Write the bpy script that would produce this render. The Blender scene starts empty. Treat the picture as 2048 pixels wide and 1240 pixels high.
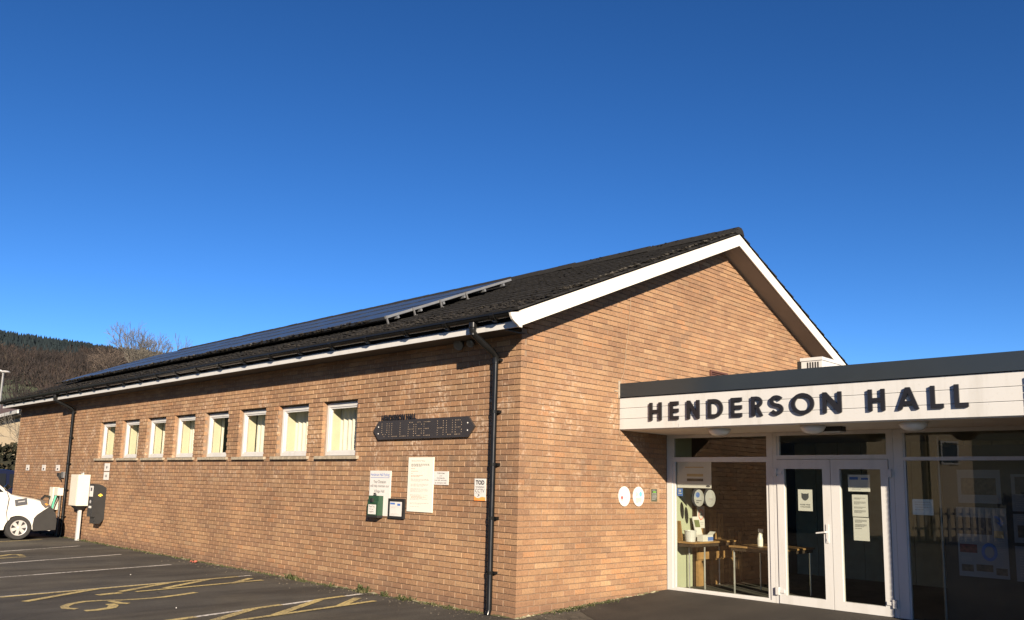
import bpy, math, random
from mathutils import Vector, Matrix
random.seed(7)
S = bpy.context.scene
COL = S.collection
R = math.radians
# ------------------------------------------------------------------ camera
F_PX, YAW, PITCH, ROLL = 1670.733, 0.7833023, 0.1507242, 0.0260595
CAM = Vector((-7.66781, -7.33503, 1.56608))
fw = Vector((math.sin(YAW)*math.cos(PITCH), math.cos(YAW)*math.cos(PITCH), math.sin(PITCH)))
rt = Vector((math.cos(YAW), -math.sin(YAW), 0)); up = rt.cross(fw)
r2 = math.cos(ROLL)*rt + math.sin(ROLL)*up; u2 = -math.sin(ROLL)*rt + math.cos(ROLL)*up
cd = bpy.data.cameras.new('camera'); cam = bpy.data.objects.new('camera', cd); COL.objects.link(cam)
M = Matrix(((r2.x, u2.x, -fw.x), (r2.y, u2.y, -fw.y), (r2.z, u2.z, -fw.z))).to_4x4(); M.translation = CAM
cam.matrix_world = M
cd.sensor_fit = 'HORIZONTAL'; cd.sensor_width = 36; cd.lens = F_PX/2048*36
cd.shift_x = 21.44/2048; cd.shift_y = 96.67/2048
cd.clip_start = 0.05; cd.clip_end = 6000
S.camera = cam
# ------------------------------------------------------------------ sky and sun
SUN_TO = Vector((-1, -1.55, 0.62)).normalized()
EL = math.asin(SUN_TO.z); AZ = math.atan2(SUN_TO.x, SUN_TO.y)
W = bpy.data.worlds.new('World'); S.world = W; W.use_nodes = True
nt = W.node_tree; nt.nodes.clear()
sky = nt.nodes.new('ShaderNodeTexSky'); sky.sky_type = 'NISHITA'; sky.sun_disc = False
sky.sun_elevation = EL; sky.sun_rotation = AZ; sky.altitude = 1500
sky.air_density = 0.75; sky.dust_density = 0.0; sky.ozone_density = 3.0
hs = nt.nodes.new('ShaderNodeHueSaturation'); hs.inputs['Saturation'].default_value = 1.18; hs.inputs['Value'].default_value = 1.0
bg = nt.nodes.new('ShaderNodeBackground'); bg.inputs['Strength'].default_value = 0.056
wo = nt.nodes.new('ShaderNodeOutputWorld')
tn = nt.nodes.new('ShaderNodeMix'); tn.data_type = 'RGBA'; tn.blend_type = 'MULTIPLY'; tn.inputs[0].default_value = 1; tn.inputs[7].default_value = (1.02, 0.985, 1.0, 1)
nt.links.new(sky.outputs[0], hs.inputs['Color']); nt.links.new(hs.outputs[0], tn.inputs[6])
ga = nt.nodes.new('ShaderNodeGamma'); ga.inputs[1].default_value = 1.2
s1 = nt.nodes.new('ShaderNodeVectorMath'); s1.operation = 'SCALE'; s1.inputs['Scale'].default_value = 0.25
s2 = nt.nodes.new('ShaderNodeVectorMath'); s2.operation = 'SCALE'; s2.inputs['Scale'].default_value = 4.0
nt.links.new(tn.outputs[2], s1.inputs[0]); nt.links.new(s1.outputs[0], ga.inputs[0]); nt.links.new(ga.outputs[0], s2.inputs[0]); nt.links.new(s2.outputs[0], bg.inputs[0]); nt.links.new(bg.outputs[0], wo.inputs[0])
sd = bpy.data.lights.new('sun', 'SUN'); sd.energy = 5.0; sd.angle = R(0.53); sd.color = (1.0, 0.855, 0.675)
sun = bpy.data.objects.new('sun', sd); COL.objects.link(sun); sun.location = (-20, -30, 20)
sun.rotation_euler = SUN_TO.to_track_quat('Z', 'Y').to_euler()
S.view_settings.view_transform = 'Standard'; S.view_settings.look = 'None'
S.view_settings.exposure = 1.4; S.view_settings.gamma = 1.0; S.view_settings.use_curve_mapping = False

# ------------------------------------------------------------------ materials
MATS = {}
def nodes(name):
    m = bpy.data.materials.new(name); m.use_nodes = True
    return m, m.node_tree, m.node_tree.nodes['Principled BSDF']
def mixc(t, a, b, fac, mode='MIX'):
    n = t.nodes.new('ShaderNodeMix'); n.data_type = 'RGBA'; n.blend_type = mode
    for s, v in ((n.inputs[0], fac), (n.inputs[6], a), (n.inputs[7], b)):
        if hasattr(v, 'links') or isinstance(v, bpy.types.NodeSocket): t.links.new(v, s)
        else: s.default_value = v if not isinstance(v, tuple) else (v+(1,))[:4]
    return n.outputs[2]
def noise(t, scale, detail=4, rough=0.55, dist=0.0, vec=None):
    n = t.nodes.new('ShaderNodeTexNoise'); n.inputs['Scale'].default_value = scale
    n.inputs['Detail'].default_value = detail; n.inputs['Roughness'].default_value = rough
    n.inputs['Distortion'].default_value = dist
    if vec is None:
        g = t.nodes.new('ShaderNodeNewGeometry'); vec = g.outputs['Position']
    t.links.new(vec, n.inputs['Vector']); return n.outputs['Fac']
def ramp(t, fac, stops, interp='LINEAR'):
    n = t.nodes.new('ShaderNodeValToRGB'); n.color_ramp.interpolation = interp
    e = n.color_ramp.elements
    while len(e) < len(stops): e.new(0.5)
    for i, (p, c) in enumerate(stops):
        e[i].position = p; e[i].color = (c+(1,))[:4] if isinstance(c, tuple) else (c, c, c, 1)
    t.links.new(fac, n.inputs[0]); return n.outputs[0]
def math_(t, op, a, b=None):
    n = t.nodes.new('ShaderNodeMath'); n.operation = op
    for s, v in zip(n.inputs, (a, b)):
        if v is None: continue
        if isinstance(v, bpy.types.NodeSocket): t.links.new(v, s)
        else: s.default_value = v
    return n.outputs[0]
def bump(t, b, h, strength, dist=0.01):
    n = t.nodes.new('ShaderNodeBump'); n.inputs['Strength'].default_value = strength; n.inputs['Distance'].default_value = dist
    t.links.new(h, n.inputs['Height']); t.links.new(n.outputs[0], b.inputs['Normal'])
def mat(name, c, rough=0.6, metal=0.0, var=0.12, scale=6.0, bmp=0.0, bscale=60, spec=0.5):
    if name in MATS: return MATS[name]
    m, t, b = nodes(name)
    f = noise(t, scale)
    dk = tuple(max(0, x*(1-var)) for x in c); lt = tuple(min(1, x*(1+var*0.7)) for x in c)
    t.links.new(ramp(t, f, [(0.3, dk), (0.7, lt)]), b.inputs['Base Color'])
    rr = math_(t, 'MULTIPLY_ADD', f, 0.15); rr.node.inputs[2].default_value = max(0.02, rough-0.075)
    t.links.new(rr, b.inputs['Roughness'])
    b.inputs['Metallic'].default_value = metal; b.inputs['Specular IOR Level'].default_value = spec
    if bmp: bump(t, b, noise(t, bscale, 3), bmp)
    MATS[name] = m; return m
def brick_mat(name, src):
    m, t, b = nodes(name)
    if src == 'obj':
        o = t.nodes.new('ShaderNodeObjectInfo'); r = o.outputs['Random']
    else:
        o = t.nodes.new('ShaderNodeAttribute'); o.attribute_name = 'rnd'; r = o.outputs['Fac']
    g = t.nodes.new('ShaderNodeNewGeometry'); pos = g.outputs['Position']
    base = ramp(t, r, [(0.0, (0.182, 0.108, 0.066)), (0.08, (0.203, 0.119, 0.070)), (0.35, (0.218, 0.128, 0.073)),
                       (0.6, (0.235, 0.142, 0.080)), (0.85, (0.258, 0.162, 0.092)), (0.95, (0.262, 0.142, 0.074)), (1.0, (0.29, 0.195, 0.115))])
    base = mixc(t, base, (0.226, 0.140, 0.084), 0.10)
    base = mixc(t, base, (1.0, 0.99, 1.0), 1.0, 'MULTIPLY')
    wn = t.nodes.new('ShaderNodeTexWhiteNoise'); wn.noise_dimensions = '1D'; t.links.new(r, wn.inputs['W'])
    base = mixc(t, base, (0.165, 0.115, 0.078), ramp(t, wn.outputs['Value'], [(0.86, 0.0), (1.0, 0.4)]))
    sm = noise(t, 38, 5, 0.65, vec=pos)
    base = mixc(t, base, ramp(t, sm, [(0.3, (0.55, 0.55, 0.55)), (0.5, (0.96, 0.95, 0.94)), (0.75, (1.3, 1.27, 1.22))]), 0.75, 'MULTIPLY')
    big = noise(t, 0.9, 3, 0.5, vec=pos)
    base = mixc(t, base, ramp(t, big, [(0.35, (0.83, 0.81, 0.80)), (0.65, (1.09, 1.08, 1.05))]), 1.0, 'MULTIPLY')
    # lime bloom: patchy pale salt stains, most of them about the window band
    sp = t.nodes.new('ShaderNodeSeparateXYZ'); t.links.new(pos, sp.inputs[0])
    band = ramp(t, math_(t, 'DIVIDE', sp.outputs['Z'], 4.0), [(0.28, 0.0), (0.45, 1.0), (0.72, 1.0), (0.82, 0.15), (1.0, 0.0)])
    w1 = ramp(t, noise(t, 2.2, 3, 0.6, vec=pos), [(0.50, 0.0), (0.66, 1.0)])
    w2 = ramp(t, noise(t, 17, 4, 0.6, vec=pos), [(0.46, 0.0), (0.62, 1.0)])
    fac = math_(t, 'MULTIPLY', math_(t, 'MULTIPLY', w1, w2), math_(t, 'MULTIPLY', band, 0.8))
    base = mixc(t, base, (0.42, 0.32, 0.235), fac)
    # lighter lower wall and dirty runs below the sills
    zl = ramp(t, sp.outputs['Z'], [(0.12, 0.0), (0.35, 1.0), (0.9, 0.7), (1.0, 0.3)])
    base = mixc(t, base, mixc(t, base, (1.10, 1.10, 1.06), 1.0, 'MULTIPLY'), math_(t, 'MULTIPLY', zl, ramp(t, noise(t, 0.7, 3, vec=pos), [(0.35, 0.2), (0.6, 1.0)])))
    runs = t.nodes.new('ShaderNodeMapping'); runs.inputs['Scale'].default_value = (5, 5, 0.5); t.links.new(pos, runs.inputs[0])
    rz = ramp(t, math_(t, 'DIVIDE', sp.outputs['Z'], 4.0), [(0.33, 0.0), (0.44, 0.8), (0.485, 1.0), (0.49, 0.0)])
    base = mixc(t, base, (0.12, 0.08, 0.055), math_(t, 'MULTIPLY', rz, ramp(t, noise(t, 1.0, 3, vec=runs.outputs[0]), [(0.48, 0.0), (0.68, 0.6)])))
    # darker courses next to the ground
    low = ramp(t, sp.outputs['Z'], [(0.0, 0.75), (0.07, 0.55), (0.16, 0.0)])
    base = mixc(t, base, (0.12, 0.068, 0.045), math_(t, 'MULTIPLY', low, ramp(t, noise(t, 3, 3, vec=pos), [(0.3, 0.4), (0.6, 1.0)])))
    t.links.new(base, b.inputs['Base Color'])
    b.inputs['Roughness'].default_value = 0.88; b.inputs['Specular IOR Level'].default_value = 0.25
    bump(t, b, noise(t, 120, 4, 0.6, vec=pos), 0.5, 0.004)
    return m
M_BRICK_O = brick_mat('fired_brick', 'obj'); M_BRICK_S = brick_mat('fired_brick_mass', 'attr')
M_MORTAR = mat('mortar', (0.185, 0.125, 0.082), 0.95, var=0.25, scale=8, bmp=0.5, bscale=90)
M_POINT = mat('lime_pointing', (0.31, 0.22, 0.145), 0.95, var=0.25, scale=9)
def grimy_white():
    m, t, b = nodes('white_upvc')
    mp = t.nodes.new('ShaderNodeMapping'); mp.inputs['Scale'].default_value = (7, 7, 0.9); g = t.nodes.new('ShaderNodeNewGeometry')
    t.links.new(g.outputs['Position'], mp.inputs[0])
    st = math_(t, 'MULTIPLY', ramp(t, noise(t, 1.0, 4, 0.6, vec=mp.outputs[0]), [(0.5, 0.0), (0.75, 1.0)]), 0.32)
    c = mixc(t, (0.43, 0.425, 0.412), (0.27, 0.255, 0.22), st)
    c = mixc(t, c, (0.20, 0.19, 0.15), math_(t, 'MULTIPLY', ramp(t, noise(t, 40, 3, 0.7), [(0.64, 0.0), (0.74, 1.0)]), 0.35))
    t.links.new(c, b.inputs['Base Color']); b.inputs['Roughness'].default_value = 0.34
    return m
M_WHITE = grimy_white()
def stained_white():
    m, t, b = nodes('painted_barge_board')
    a = ramp(t, noise(t, 16, 5, 0.7), [(0.58, 0.0), (0.70, 1.0)])
    c = mixc(t, (0.53, 0.505, 0.455), (0.30, 0.27, 0.22), math_(t, 'MULTIPLY', a, 0.8))
    c = mixc(t, c, (0.44, 0.41, 0.355), ramp(t, noise(t, 2.2, 3), [(0.45, 0.0), (0.75, 0.7)]))
    t.links.new(c, b.inputs['Base Color']); b.inputs['Roughness'].default_value = 0.5
    return m
M_BARGE = stained_white()
M_SOFFIT = mat('painted_soffit', (0.22, 0.19, 0.165), 0.7, var=0.08, scale=2)
M_BLACKP = mat('black_plastic', (0.007, 0.007, 0.007), 0.22, var=0.2, scale=5, spec=0.22)
M_BLACKM = mat('matt_black', (0.011, 0.0105, 0.010), 0.6, var=0.2, scale=5)
M_ANTH = mat('anthracite_plate', (0.026, 0.023, 0.023), 0.5, var=0.1, scale=3)
M_GREYTRIM = mat('dark_grey_trim', (0.021, 0.026, 0.030), 0.22, var=0.08, scale=1.5)
M_LETTER = mat('black_letter', (0.008, 0.008, 0.010), 0.45, var=0.2, scale=4)
M_ALU = mat('aluminium', (0.22, 0.23, 0.24), 0.5, 0.6, var=0.08, scale=6)
M_GALV = mat('galvanised_steel', (0.19, 0.19, 0.19), 0.5, 0.6, var=0.15, scale=12)
M_CONC = mat('concrete_sill', (0.26, 0.22, 0.16), 0.9, var=0.3, scale=14, bmp=0.5)
M_SIGNW = mat('white_sign_face', (0.50, 0.48, 0.45), 0.5, var=0.03, scale=3)
M_SIGNC = mat('cream_sign_face', (0.58, 0.55, 0.47), 0.5, var=0.03, scale=3)
M_INK = mat('dark_ink', (0.05, 0.05, 0.055), 0.7)
M_INKG = mat('grey_ink', (0.33, 0.32, 0.31), 0.7)
M_INKB = mat('blue_ink', (0.06, 0.13, 0.36), 0.7)
M_INKLB = mat('sky_blue_ink', (0.12, 0.42, 0.78), 0.7)
M_INKR = mat('red_ink', (0.70, 0.22, 0.16), 0.7)
M_RED = mat('poppy_red', (0.55, 0.03, 0.03), 0.6)
M_ORANGE = mat('orange_print', (0.80, 0.24, 0.05), 0.6)
M_PEG = mat('peg_hole', (0.36, 0.27, 0.18), 0.8, var=0.3, scale=20)
M_GREENB = mat('green_painted_steel', (0.016, 0.045, 0.023), 0.45, var=0.12, scale=5)
M_CREAMBOX = mat('cream_cabinet', (0.50, 0.465, 0.39), 0.42, var=0.03, scale=2)
M_CURT = mat('pale_curtain_cloth', (0.50, 0.50, 0.42), 0.9, var=0.08, scale=5)
M_REVEAL = mat('cream_plaster', (0.44, 0.42, 0.29), 0.8, var=0.05, scale=4)
M_INT = mat('interior_plaster', (0.35, 0.33, 0.28), 0.9, var=0.1, scale=1)
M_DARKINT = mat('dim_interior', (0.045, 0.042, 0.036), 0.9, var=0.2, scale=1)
M_PALEGREEN = mat('pale_green_paint', (0.34, 0.36, 0.25), 0.6, var=0.05, scale=2)
M_WOOD = mat('varnished_pine', (0.26, 0.15, 0.06), 0.45, var=0.3, scale=7)
M_DWOOD = mat('dark_stained_wood', (0.035, 0.025, 0.017), 0.5, var=0.3, scale=5)
M_STEEL = mat('tube_steel', (0.62, 0.60, 0.56), 0.3, 0.7)
M_TYRE = mat('tyre_rubber', (0.018, 0.017, 0.016), 0.85, var=0.2, scale=10)
M_RIM = mat('alloy_wheel', (0.62, 0.60, 0.57), 0.3, 0.55, var=0.05)
M_CARW = mat('white_car_paint', (0.50, 0.48, 0.44), 0.22, var=0.02, scale=2)
M_CARB = mat('navy_car_paint', (0.008, 0.011, 0.03), 0.22, var=0.05, scale=2)
M_DGLASS = mat('tinted_car_glass', (0.012, 0.014, 0.018), 0.06, var=0.05)
M_LAMPG = mat('lamp_glass', (0.55, 0.54, 0.50), 0.15, var=0.05)
M_OPAL = mat('opal_glass', (0.62, 0.60, 0.55), 0.25, var=0.05)
M_GREENC = mat('green_cable', (0.10, 0.36, 0.25), 0.5)
M_RENDER = mat('cream_render', (0.42, 0.34, 0.225), 0.9, var=0.08, scale=1.2, bmp=0.3)
M_HTILE = mat('brown_house_tile', (0.075, 0.042, 0.032), 0.85, var=0.2, scale=3)
M_WOODP = mat('weathered_post', (0.19, 0.175, 0.145), 0.9, var=0.2)
M_PAINTY = None
def paint_mat(name, c):
    m, t, b = nodes(name)
    wear = ramp(t, noise(t, 24, 6, 0.75), [(0.43, 0.0), (0.53, 1.0)])
    wear2 = ramp(t, noise(t, 1.3, 3, 0.5), [(0.35, 0.0), (0.55, 1.0)])
    f = math_(t, 'MULTIPLY', wear, math_(t, 'MULTIPLY_ADD', wear2, 0.45)); f.node.inputs[1].default_value = 1
    f2 = math_(t, 'ADD', math_(t, 'MULTIPLY', wear, 0.6), math_(t, 'MULTIPLY', wear2, 0.4))
    t.links.new(mixc(t, (0.06, 0.053, 0.043), c, f2), b.inputs['Base Color']); b.inputs['Roughness'].default_value = 0.85
    bump(t, b, noise(t, 160, 3), 0.5, 0.004)
    return m
M_PW = paint_mat('worn_white_road_paint', (0.62, 0.58, 0.52)); M_PY = paint_mat('worn_yellow_road_paint', (0.48, 0.37, 0.14))
def asphalt(name, c, stain):
    m, t, b = nodes(name)
    g = t.nodes.new('ShaderNodeNewGeometry'); pos = g.outputs['Position']
    fine = noise(t, 130, 3, 0.7, vec=pos); mid = noise(t, 1.1, 5, 0.6, vec=pos)
    mp = t.nodes.new('ShaderNodeMapping'); mp.inputs['Scale'].default_value = (0.35, 1.5, 1); t.links.new(pos, mp.inputs[0])
    band = noise(t, 1.0, 4, 0.55, vec=mp.outputs[0])
    col = ramp(t, fine, [(0.3, tuple(x*0.55 for x in c)), (0.55, c), (0.72, tuple(x*1.9 for x in c))])
    col = mixc(t, col, ramp(t, mid, [(0.3, (0.72, 0.70, 0.68)), (0.7, (1.2, 1.17, 1.1))]), 1.0, 'MULTIPLY')
    col = mixc(t, col, ramp(t, band, [(0.36, (0.52, 0.50, 0.48)), (0.58, (1.10, 1.10, 1.08))]), stain, 'MULTIPLY')
    # pale grit
    v = t.nodes.new('ShaderNodeTexVoronoi'); v.inputs['Scale'].default_value = 16; t.links.new(pos, v.inputs['Vector'])
    grit = ramp(t, v.outputs['Distance'], [(0.05, 1.0), (0.085, 0.0)])
    gm = ramp(t, noise(t, 0.8, 3, vec=pos), [(0.48, 0.0), (0.64, 0.8)])
    col = mixc(t, col, (0.34, 0.30, 0.23), math_(t, 'MULTIPLY', grit, gm))
    wv = t.nodes.new('ShaderNodeVectorMath'); wv.operation = 'ADD'; nz = t.nodes.new('ShaderNodeTexNoise'); nz.inputs['Scale'].default_value = 1.6; t.links.new(pos, nz.inputs['Vector'])
    t.links.new(pos, wv.inputs[0]); t.links.new(nz.outputs['Color'], wv.inputs[1])
    cr = t.nodes.new('ShaderNodeTexVoronoi'); cr.feature = 'DISTANCE_TO_EDGE'; cr.inputs['Scale'].default_value = 0.42; t.links.new(wv.outputs[0], cr.inputs['Vector'])
    ck = math_(t, 'MULTIPLY', ramp(t, cr.outputs['Distance'], [(0.004, 1.0), (0.011, 0.0)]), ramp(t, noise(t, 0.5, 2, vec=pos), [(0.5, 0.0), (0.6, 0.75)]))
    col = mixc(t, col, tuple(x*0.35 for x in c), ck)
    oil = math_(t, 'MULTIPLY', ramp(t, noise(t, 0.9, 3, 0.5, vec=pos), [(0.60, 0.0), (0.74, 1.0)]), 0.55)
    col = mixc(t, col, tuple(x*0.4 for x in c), oil)
    pl = ramp(t, noise(t, 0.33, 2, 0.4, vec=pos), [(0.50, 0.0), (0.53, 1.0)])
    col = mixc(t, col, (1.16, 1.12, 1.04), math_(t, 'MULTIPLY', pl, stain), 'MULTIPLY')
    st = ramp(t, noise(t, 55, 2, 0.8, vec=pos), [(0.62, 0.0), (0.74, 0.7)])
    col = mixc(t, col, tuple(x*2.1 for x in c), st)
    t.links.new(col, b.inputs['Base Color']); b.inputs['Roughness'].default_value = 0.9; b.inputs['Specular IOR Level'].default_value = 0.3
    bump(t, b, fine, 0.8, 0.006)
    return m
M_ASPH = asphalt('car_park_asphalt', (0.065, 0.061, 0.054), 0.85)
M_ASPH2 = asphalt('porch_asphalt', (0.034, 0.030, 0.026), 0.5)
def glass_mat(name, tint, k, base):
    m = bpy.data.materials.new(name); m.use_nodes = True; t = m.node_tree; t.nodes.clear()
    o = t.nodes.new('ShaderNodeOutputMaterial'); tr = t.nodes.new('ShaderNodeBsdfTransparent'); gl = t.nodes.new('ShaderNodeBsdfGlossy')
    tr.inputs[0].default_value = tint+(1,); gl.inputs['Roughness'].default_value = 0.003; gl.inputs[0].default_value = (1, 1, 1, 1)
    g = t.nodes.new('ShaderNodeNewGeometry'); d = t.nodes.new('ShaderNodeVectorMath'); d.operation = 'DOT_PRODUCT'
    t.links.new(g.outputs['Normal'], d.inputs[0]); t.links.new(g.outputs['Incoming'], d.inputs[1])
    q = math_(t, 'SUBTRACT', 1.0, math_(t, 'ABSOLUTE', d.outputs['Value']))
    f = math_(t, 'MULTIPLY_ADD', math_(t, 'POWER', q, 5.0), 0.95*k); f.node.inputs[2].default_value = 0.04*k+base
    mx = t.nodes.new('ShaderNodeMixShader'); t.links.new(f, mx.inputs[0]); t.links.new(tr.outputs[0], mx.inputs[1]); t.links.new(gl.outputs[0], mx.inputs[2])
    t.links.new(mx.outputs[0], o.inputs[0]); return m
M_GLASS = glass_mat('window_glass', (0.80, 0.83, 0.78), 1.15, 0.0)
M_GLASS2 = glass_mat('small_window_glass', (0.90, 0.89, 0.87), 1.1, 0.0)
def rnd_mat(name, stops, rough=0.9, extra=None):
    m, t, b = nodes(name)
    a = t.nodes.new('ShaderNodeAttribute'); a.attribute_name = 'rnd'
    c = ramp(t, a.outputs['Fac'], stops)
    if extra: c = mixc(t, c, ramp(t, noise(t, extra, 4), [(0.3, (0.6, 0.6, 0.6)), (0.7, (1.3, 1.3, 1.25))]), 0.8, 'MULTIPLY')
    t.links.new(c, b.inputs['Base Color']); b.inputs['Roughness'].default_value = rough; b.inputs['Specular IOR Level'].default_value = 0.2
    return m
M_TILE = rnd_mat('weathered_roof_tile', [(0, (0.012, 0.0115, 0.0115)), (0.5, (0.0145, 0.0138, 0.0135)), (1, (0.018, 0.017, 0.0165))], 0.9, 30)
M_MOSS = rnd_mat('dry_moss', [(0, (0.011, 0.010, 0.009)), (0.6, (0.019, 0.0165, 0.0135)), (0.93, (0.034, 0.029, 0.022)), (1, (0.11, 0.10, 0.08))], 1.0)
M_WEED = rnd_mat('weed_leaf', [(0, (0.022, 0.028, 0.010)), (0.6, (0.045, 0.055, 0.018)), (1, (0.11, 0.09, 0.05))], 0.8)
M_CONIF = rnd_mat('hazed_conifer_needles', [(0, (0.006, 0.0105, 0.0135)), (1, (0.012, 0.019, 0.021))], 0.95)  # blue of the distance haze is painted into the needle colour
M_BROWNW = rnd_mat('bare_twig_mass', [(0, (0.012, 0.0105, 0.0105)), (0.55, (0.025, 0.020, 0.0185)), (0.8, (0.035, 0.0245, 0.021)), (1, (0.036, 0.031, 0.022))], 0.95)
M_BARK = mat('grey_bark', (0.08, 0.06, 0.046), 0.95, var=0.3, scale=3)
M_TWIG = mat('pale_twig', (0.095, 0.086, 0.07), 0.95, var=0.3, scale=3)
M_HEDGE = rnd_mat('hedge_leaf', [(0, (0.010, 0.011, 0.006)), (0.6, (0.022, 0.022, 0.012)), (1, (0.05, 0.038, 0.022))], 0.85)
def hill_mat():
    m, t, b = nodes('hillside_grass')
    g = ramp(t, noise(t, 0.11, 6, 0.7), [(0.35, (0.030, 0.036, 0.016)), (0.55, (0.042, 0.055, 0.020)), (0.72, (0.062, 0.06, 0.032))])
    t.links.new(g, b.inputs['Base Color']); b.inputs['Roughness'].default_value = 1.0; return m
M_HILL = hill_mat()
def solar_mat():
    m, t, b = nodes('solar_cells')
    c = ramp(t, noise(t, 2, 2), [(0.3, (0.026, 0.035, 0.050)), (0.7, (0.034, 0.045, 0.062))])
    t.links.new(c, b.inputs['Base Color']); b.inputs['Roughness'].default_value = 0.36; b.inputs['Specular IOR Level'].default_value = 0.24
    return m
M_SOLAR = solar_mat()
M_PFRAME = mat('dark_anodised_frame', (0.03, 0.033, 0.04), 0.5, 0.3)

# ------------------------------------------------------------------ builders
WL = {}
def link(o, parent, loc):
    COL.objects.link(o); loc = Vector(loc)
    if parent is not None: o.parent = parent; o.location = loc - WL[parent.name]
    else: o.location = loc
    WL[o.name] = loc
    return o
def tag(o, label=None, cat=None, group=None, kind=None):
    for k, v in (('label', label), ('category', cat), ('group', group), ('kind', kind)):
        if v: o[k] = v
    return o
def thing(name, label, cat, loc, group=None):
    return tag(link(bpy.data.objects.new(name, None), None, loc), label, cat, group)
class MB:
    def __init__(s): s.v = []; s.f = []; s.m = []; s.r = []
    def face(s, idx, m=0, r=0.5): s.f.append(tuple(idx)); s.m.append(m); s.r.append(r)
    def quad(s, pts, m=0, r=0.5):
        n = len(s.v); s.v += [tuple(p) for p in pts]; s.face(range(n, n+len(pts)), m, r)
    def box(s, x0, x1, y0, y1, z0, z1, m=0, r=0.5, skip=''):
        n = len(s.v)
        s.v += [(x0,y0,z0),(x1,y0,z0),(x1,y1,z0),(x0,y1,z0),(x0,y0,z1),(x1,y0,z1),(x1,y1,z1),(x0,y1,z1)]
        for k, q in (('d',(0,3,2,1)),('u',(4,5,6,7)),('-y',(0,1,5,4)),('+x',(1,2,6,5)),('+y',(2,3,7,6)),('-x',(3,0,4,7))):
            if k not in skip.split(): s.face([n+i for i in q], m, r)
    def obox(s, fr, u0, u1, v0, v1, w0, w1, m=0, r=0.5):
        n = len(s.v)
        for w in (w0, w1):
            for (u, v) in ((u0,v0),(u1,v0),(u1,v1),(u0,v1)): s.v.append(tuple(fr(u, v, w)))
        for q in ((0,3,2,1),(4,5,6,7),(0,1,5,4),(1,2,6,5),(2,3,7,6),(3,0,4,7)): s.face([n+i for i in q], m, r)
    def prism(s, pts, fr, w0, w1, m=0, r=0.5, caps=True):
        n = len(s.v); k = len(pts)
        for w in (w0, w1): s.v += [tuple(fr(u, v, w)) for u, v in pts]
        if caps:
            s.face([n+i for i in reversed(range(k))], m, r); s.face([n+k+i for i in range(k)], m, r)
        for i in range(k): j = (i+1) % k; s.face((n+i, n+j, n+k+j, n+k+i), m, r)
    def loft(s, rings, m=0, r=0.5, caps=True, closed=True):
        n = len(s.v); k = len(rings[0])
        for rg in rings: s.v += [tuple(p) for p in rg]
        for a in range(len(rings)-1):
            for i in range(k if closed else k-1):
                j = (i+1) % k; s.face((n+a*k+i, n+a*k+j, n+(a+1)*k+j, n+(a+1)*k+i), m, r)
        if caps:
            s.face([n+i for i in reversed(range(k))], m, r); s.face([n+(len(rings)-1)*k+i for i in range(k)], m, r)
    def tube(s, pts, rad, k=8, m=0, r=0.5, caps=True):
        pts = [Vector(p) for p in pts]; rad = rad if isinstance(rad, (list, tuple)) else [rad]*len(pts)
        rings = []; prev = None
        for i, p in enumerate(pts):
            d = (pts[min(i+1, len(pts)-1)] - pts[max(i-1, 0)])
            d = d.normalized() if d.length > 1e-9 else Vector((0,0,1))
            a = prev if prev is not None else (Vector((0,0,1)) if abs(d.z) < 0.9 else Vector((1,0,0)))
            a = (a - d*a.dot(d))
            a = a.normalized() if a.length > 1e-6 else d.orthogonal().normalized()
            prev = a; b = d.cross(a)
            rings.append([p + rad[i]*(math.cos(2*math.pi*q/k)*a + math.sin(2*math.pi*q/k)*b) for q in range(k)])
        s.loft(rings, m, r, caps)
    def lathe(s, prof, fr, k=20, m=0, r=0.5, caps=True):
        s.loft([[fr(rad*math.cos(2*math.pi*q/k), rad*math.sin(2*math.pi*q/k), w) for q in range(k)] for rad, w in prof], m, r, caps)
    def blob(s, c, rx, ry, rz, m=0, r=0.5, jit=0.25):
        n = len(s.v); J = lambda: 1+random.uniform(-jit, jit)
        s.v.append((c[0], c[1], c[2]+rz*J()))
        for i in range(5):
            a = 2*math.pi*i/5; j = J(); s.v.append((c[0]+rx*math.cos(a)*j, c[1]+ry*math.sin(a)*j, c[2]+rz*0.15))
        s.v.append((c[0], c[1], c[2]-rz*0.6))
        for i in range(5): j = (i+1) % 5; s.face((n, n+1+i, n+1+j), m, r); s.face((n+6, n+1+j, n+1+i), m, r)
    def mesh(s, name, mats, smooth=False, org=(0,0,0)):
        me = bpy.data.meshes.new(name); o = Vector(org)
        me.from_pydata([(v[0]-o.x, v[1]-o.y, v[2]-o.z) for v in s.v], [], s.f)
        mats = mats if isinstance(mats, (list, tuple)) else [mats]
        for q in mats: me.materials.append(q)
        if len(mats) > 1: me.polygons.foreach_set('material_index', s.m)
        a = me.attributes.new('rnd', 'FLOAT', 'FACE'); a.data.foreach_set('value', s.r)
        if smooth: me.polygons.foreach_set('use_smooth', [True]*len(me.polygons))
        me.update(); return me
    def build(s, name, mats, parent=None, smooth=False, kind=None, label=None):
        if parent is not None: org = WL[parent.name]
        else:
            lo = [min(v[i] for v in s.v) for i in range(3)]; hi = [max(v[i] for v in s.v) for i in range(3)]
            org = Vector(((lo[0]+hi[0])/2, (lo[1]+hi[1])/2, lo[2]))
        o = bpy.data.objects.new(name, s.mesh(name, mats, smooth, org))
        link(o, parent, org)
        return tag(o, label, None, None, kind)
def smooth_by_angle(o, deg=35):
    o.data.polygons.foreach_set('use_smooth', [True]*len(o.data.polygons))
    try: o.data.set_sharp_from_angle(angle=R(deg))
    except Exception: pass
def FX(x, y0, z0): return lambda u, v, w: (x-w, y0-u, z0+v)     # on a wall that faces -x
def FY(y, x0, z0): return lambda u, v, w: (x0+u, y-w, z0+v)     # on a wall that faces -y
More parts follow.
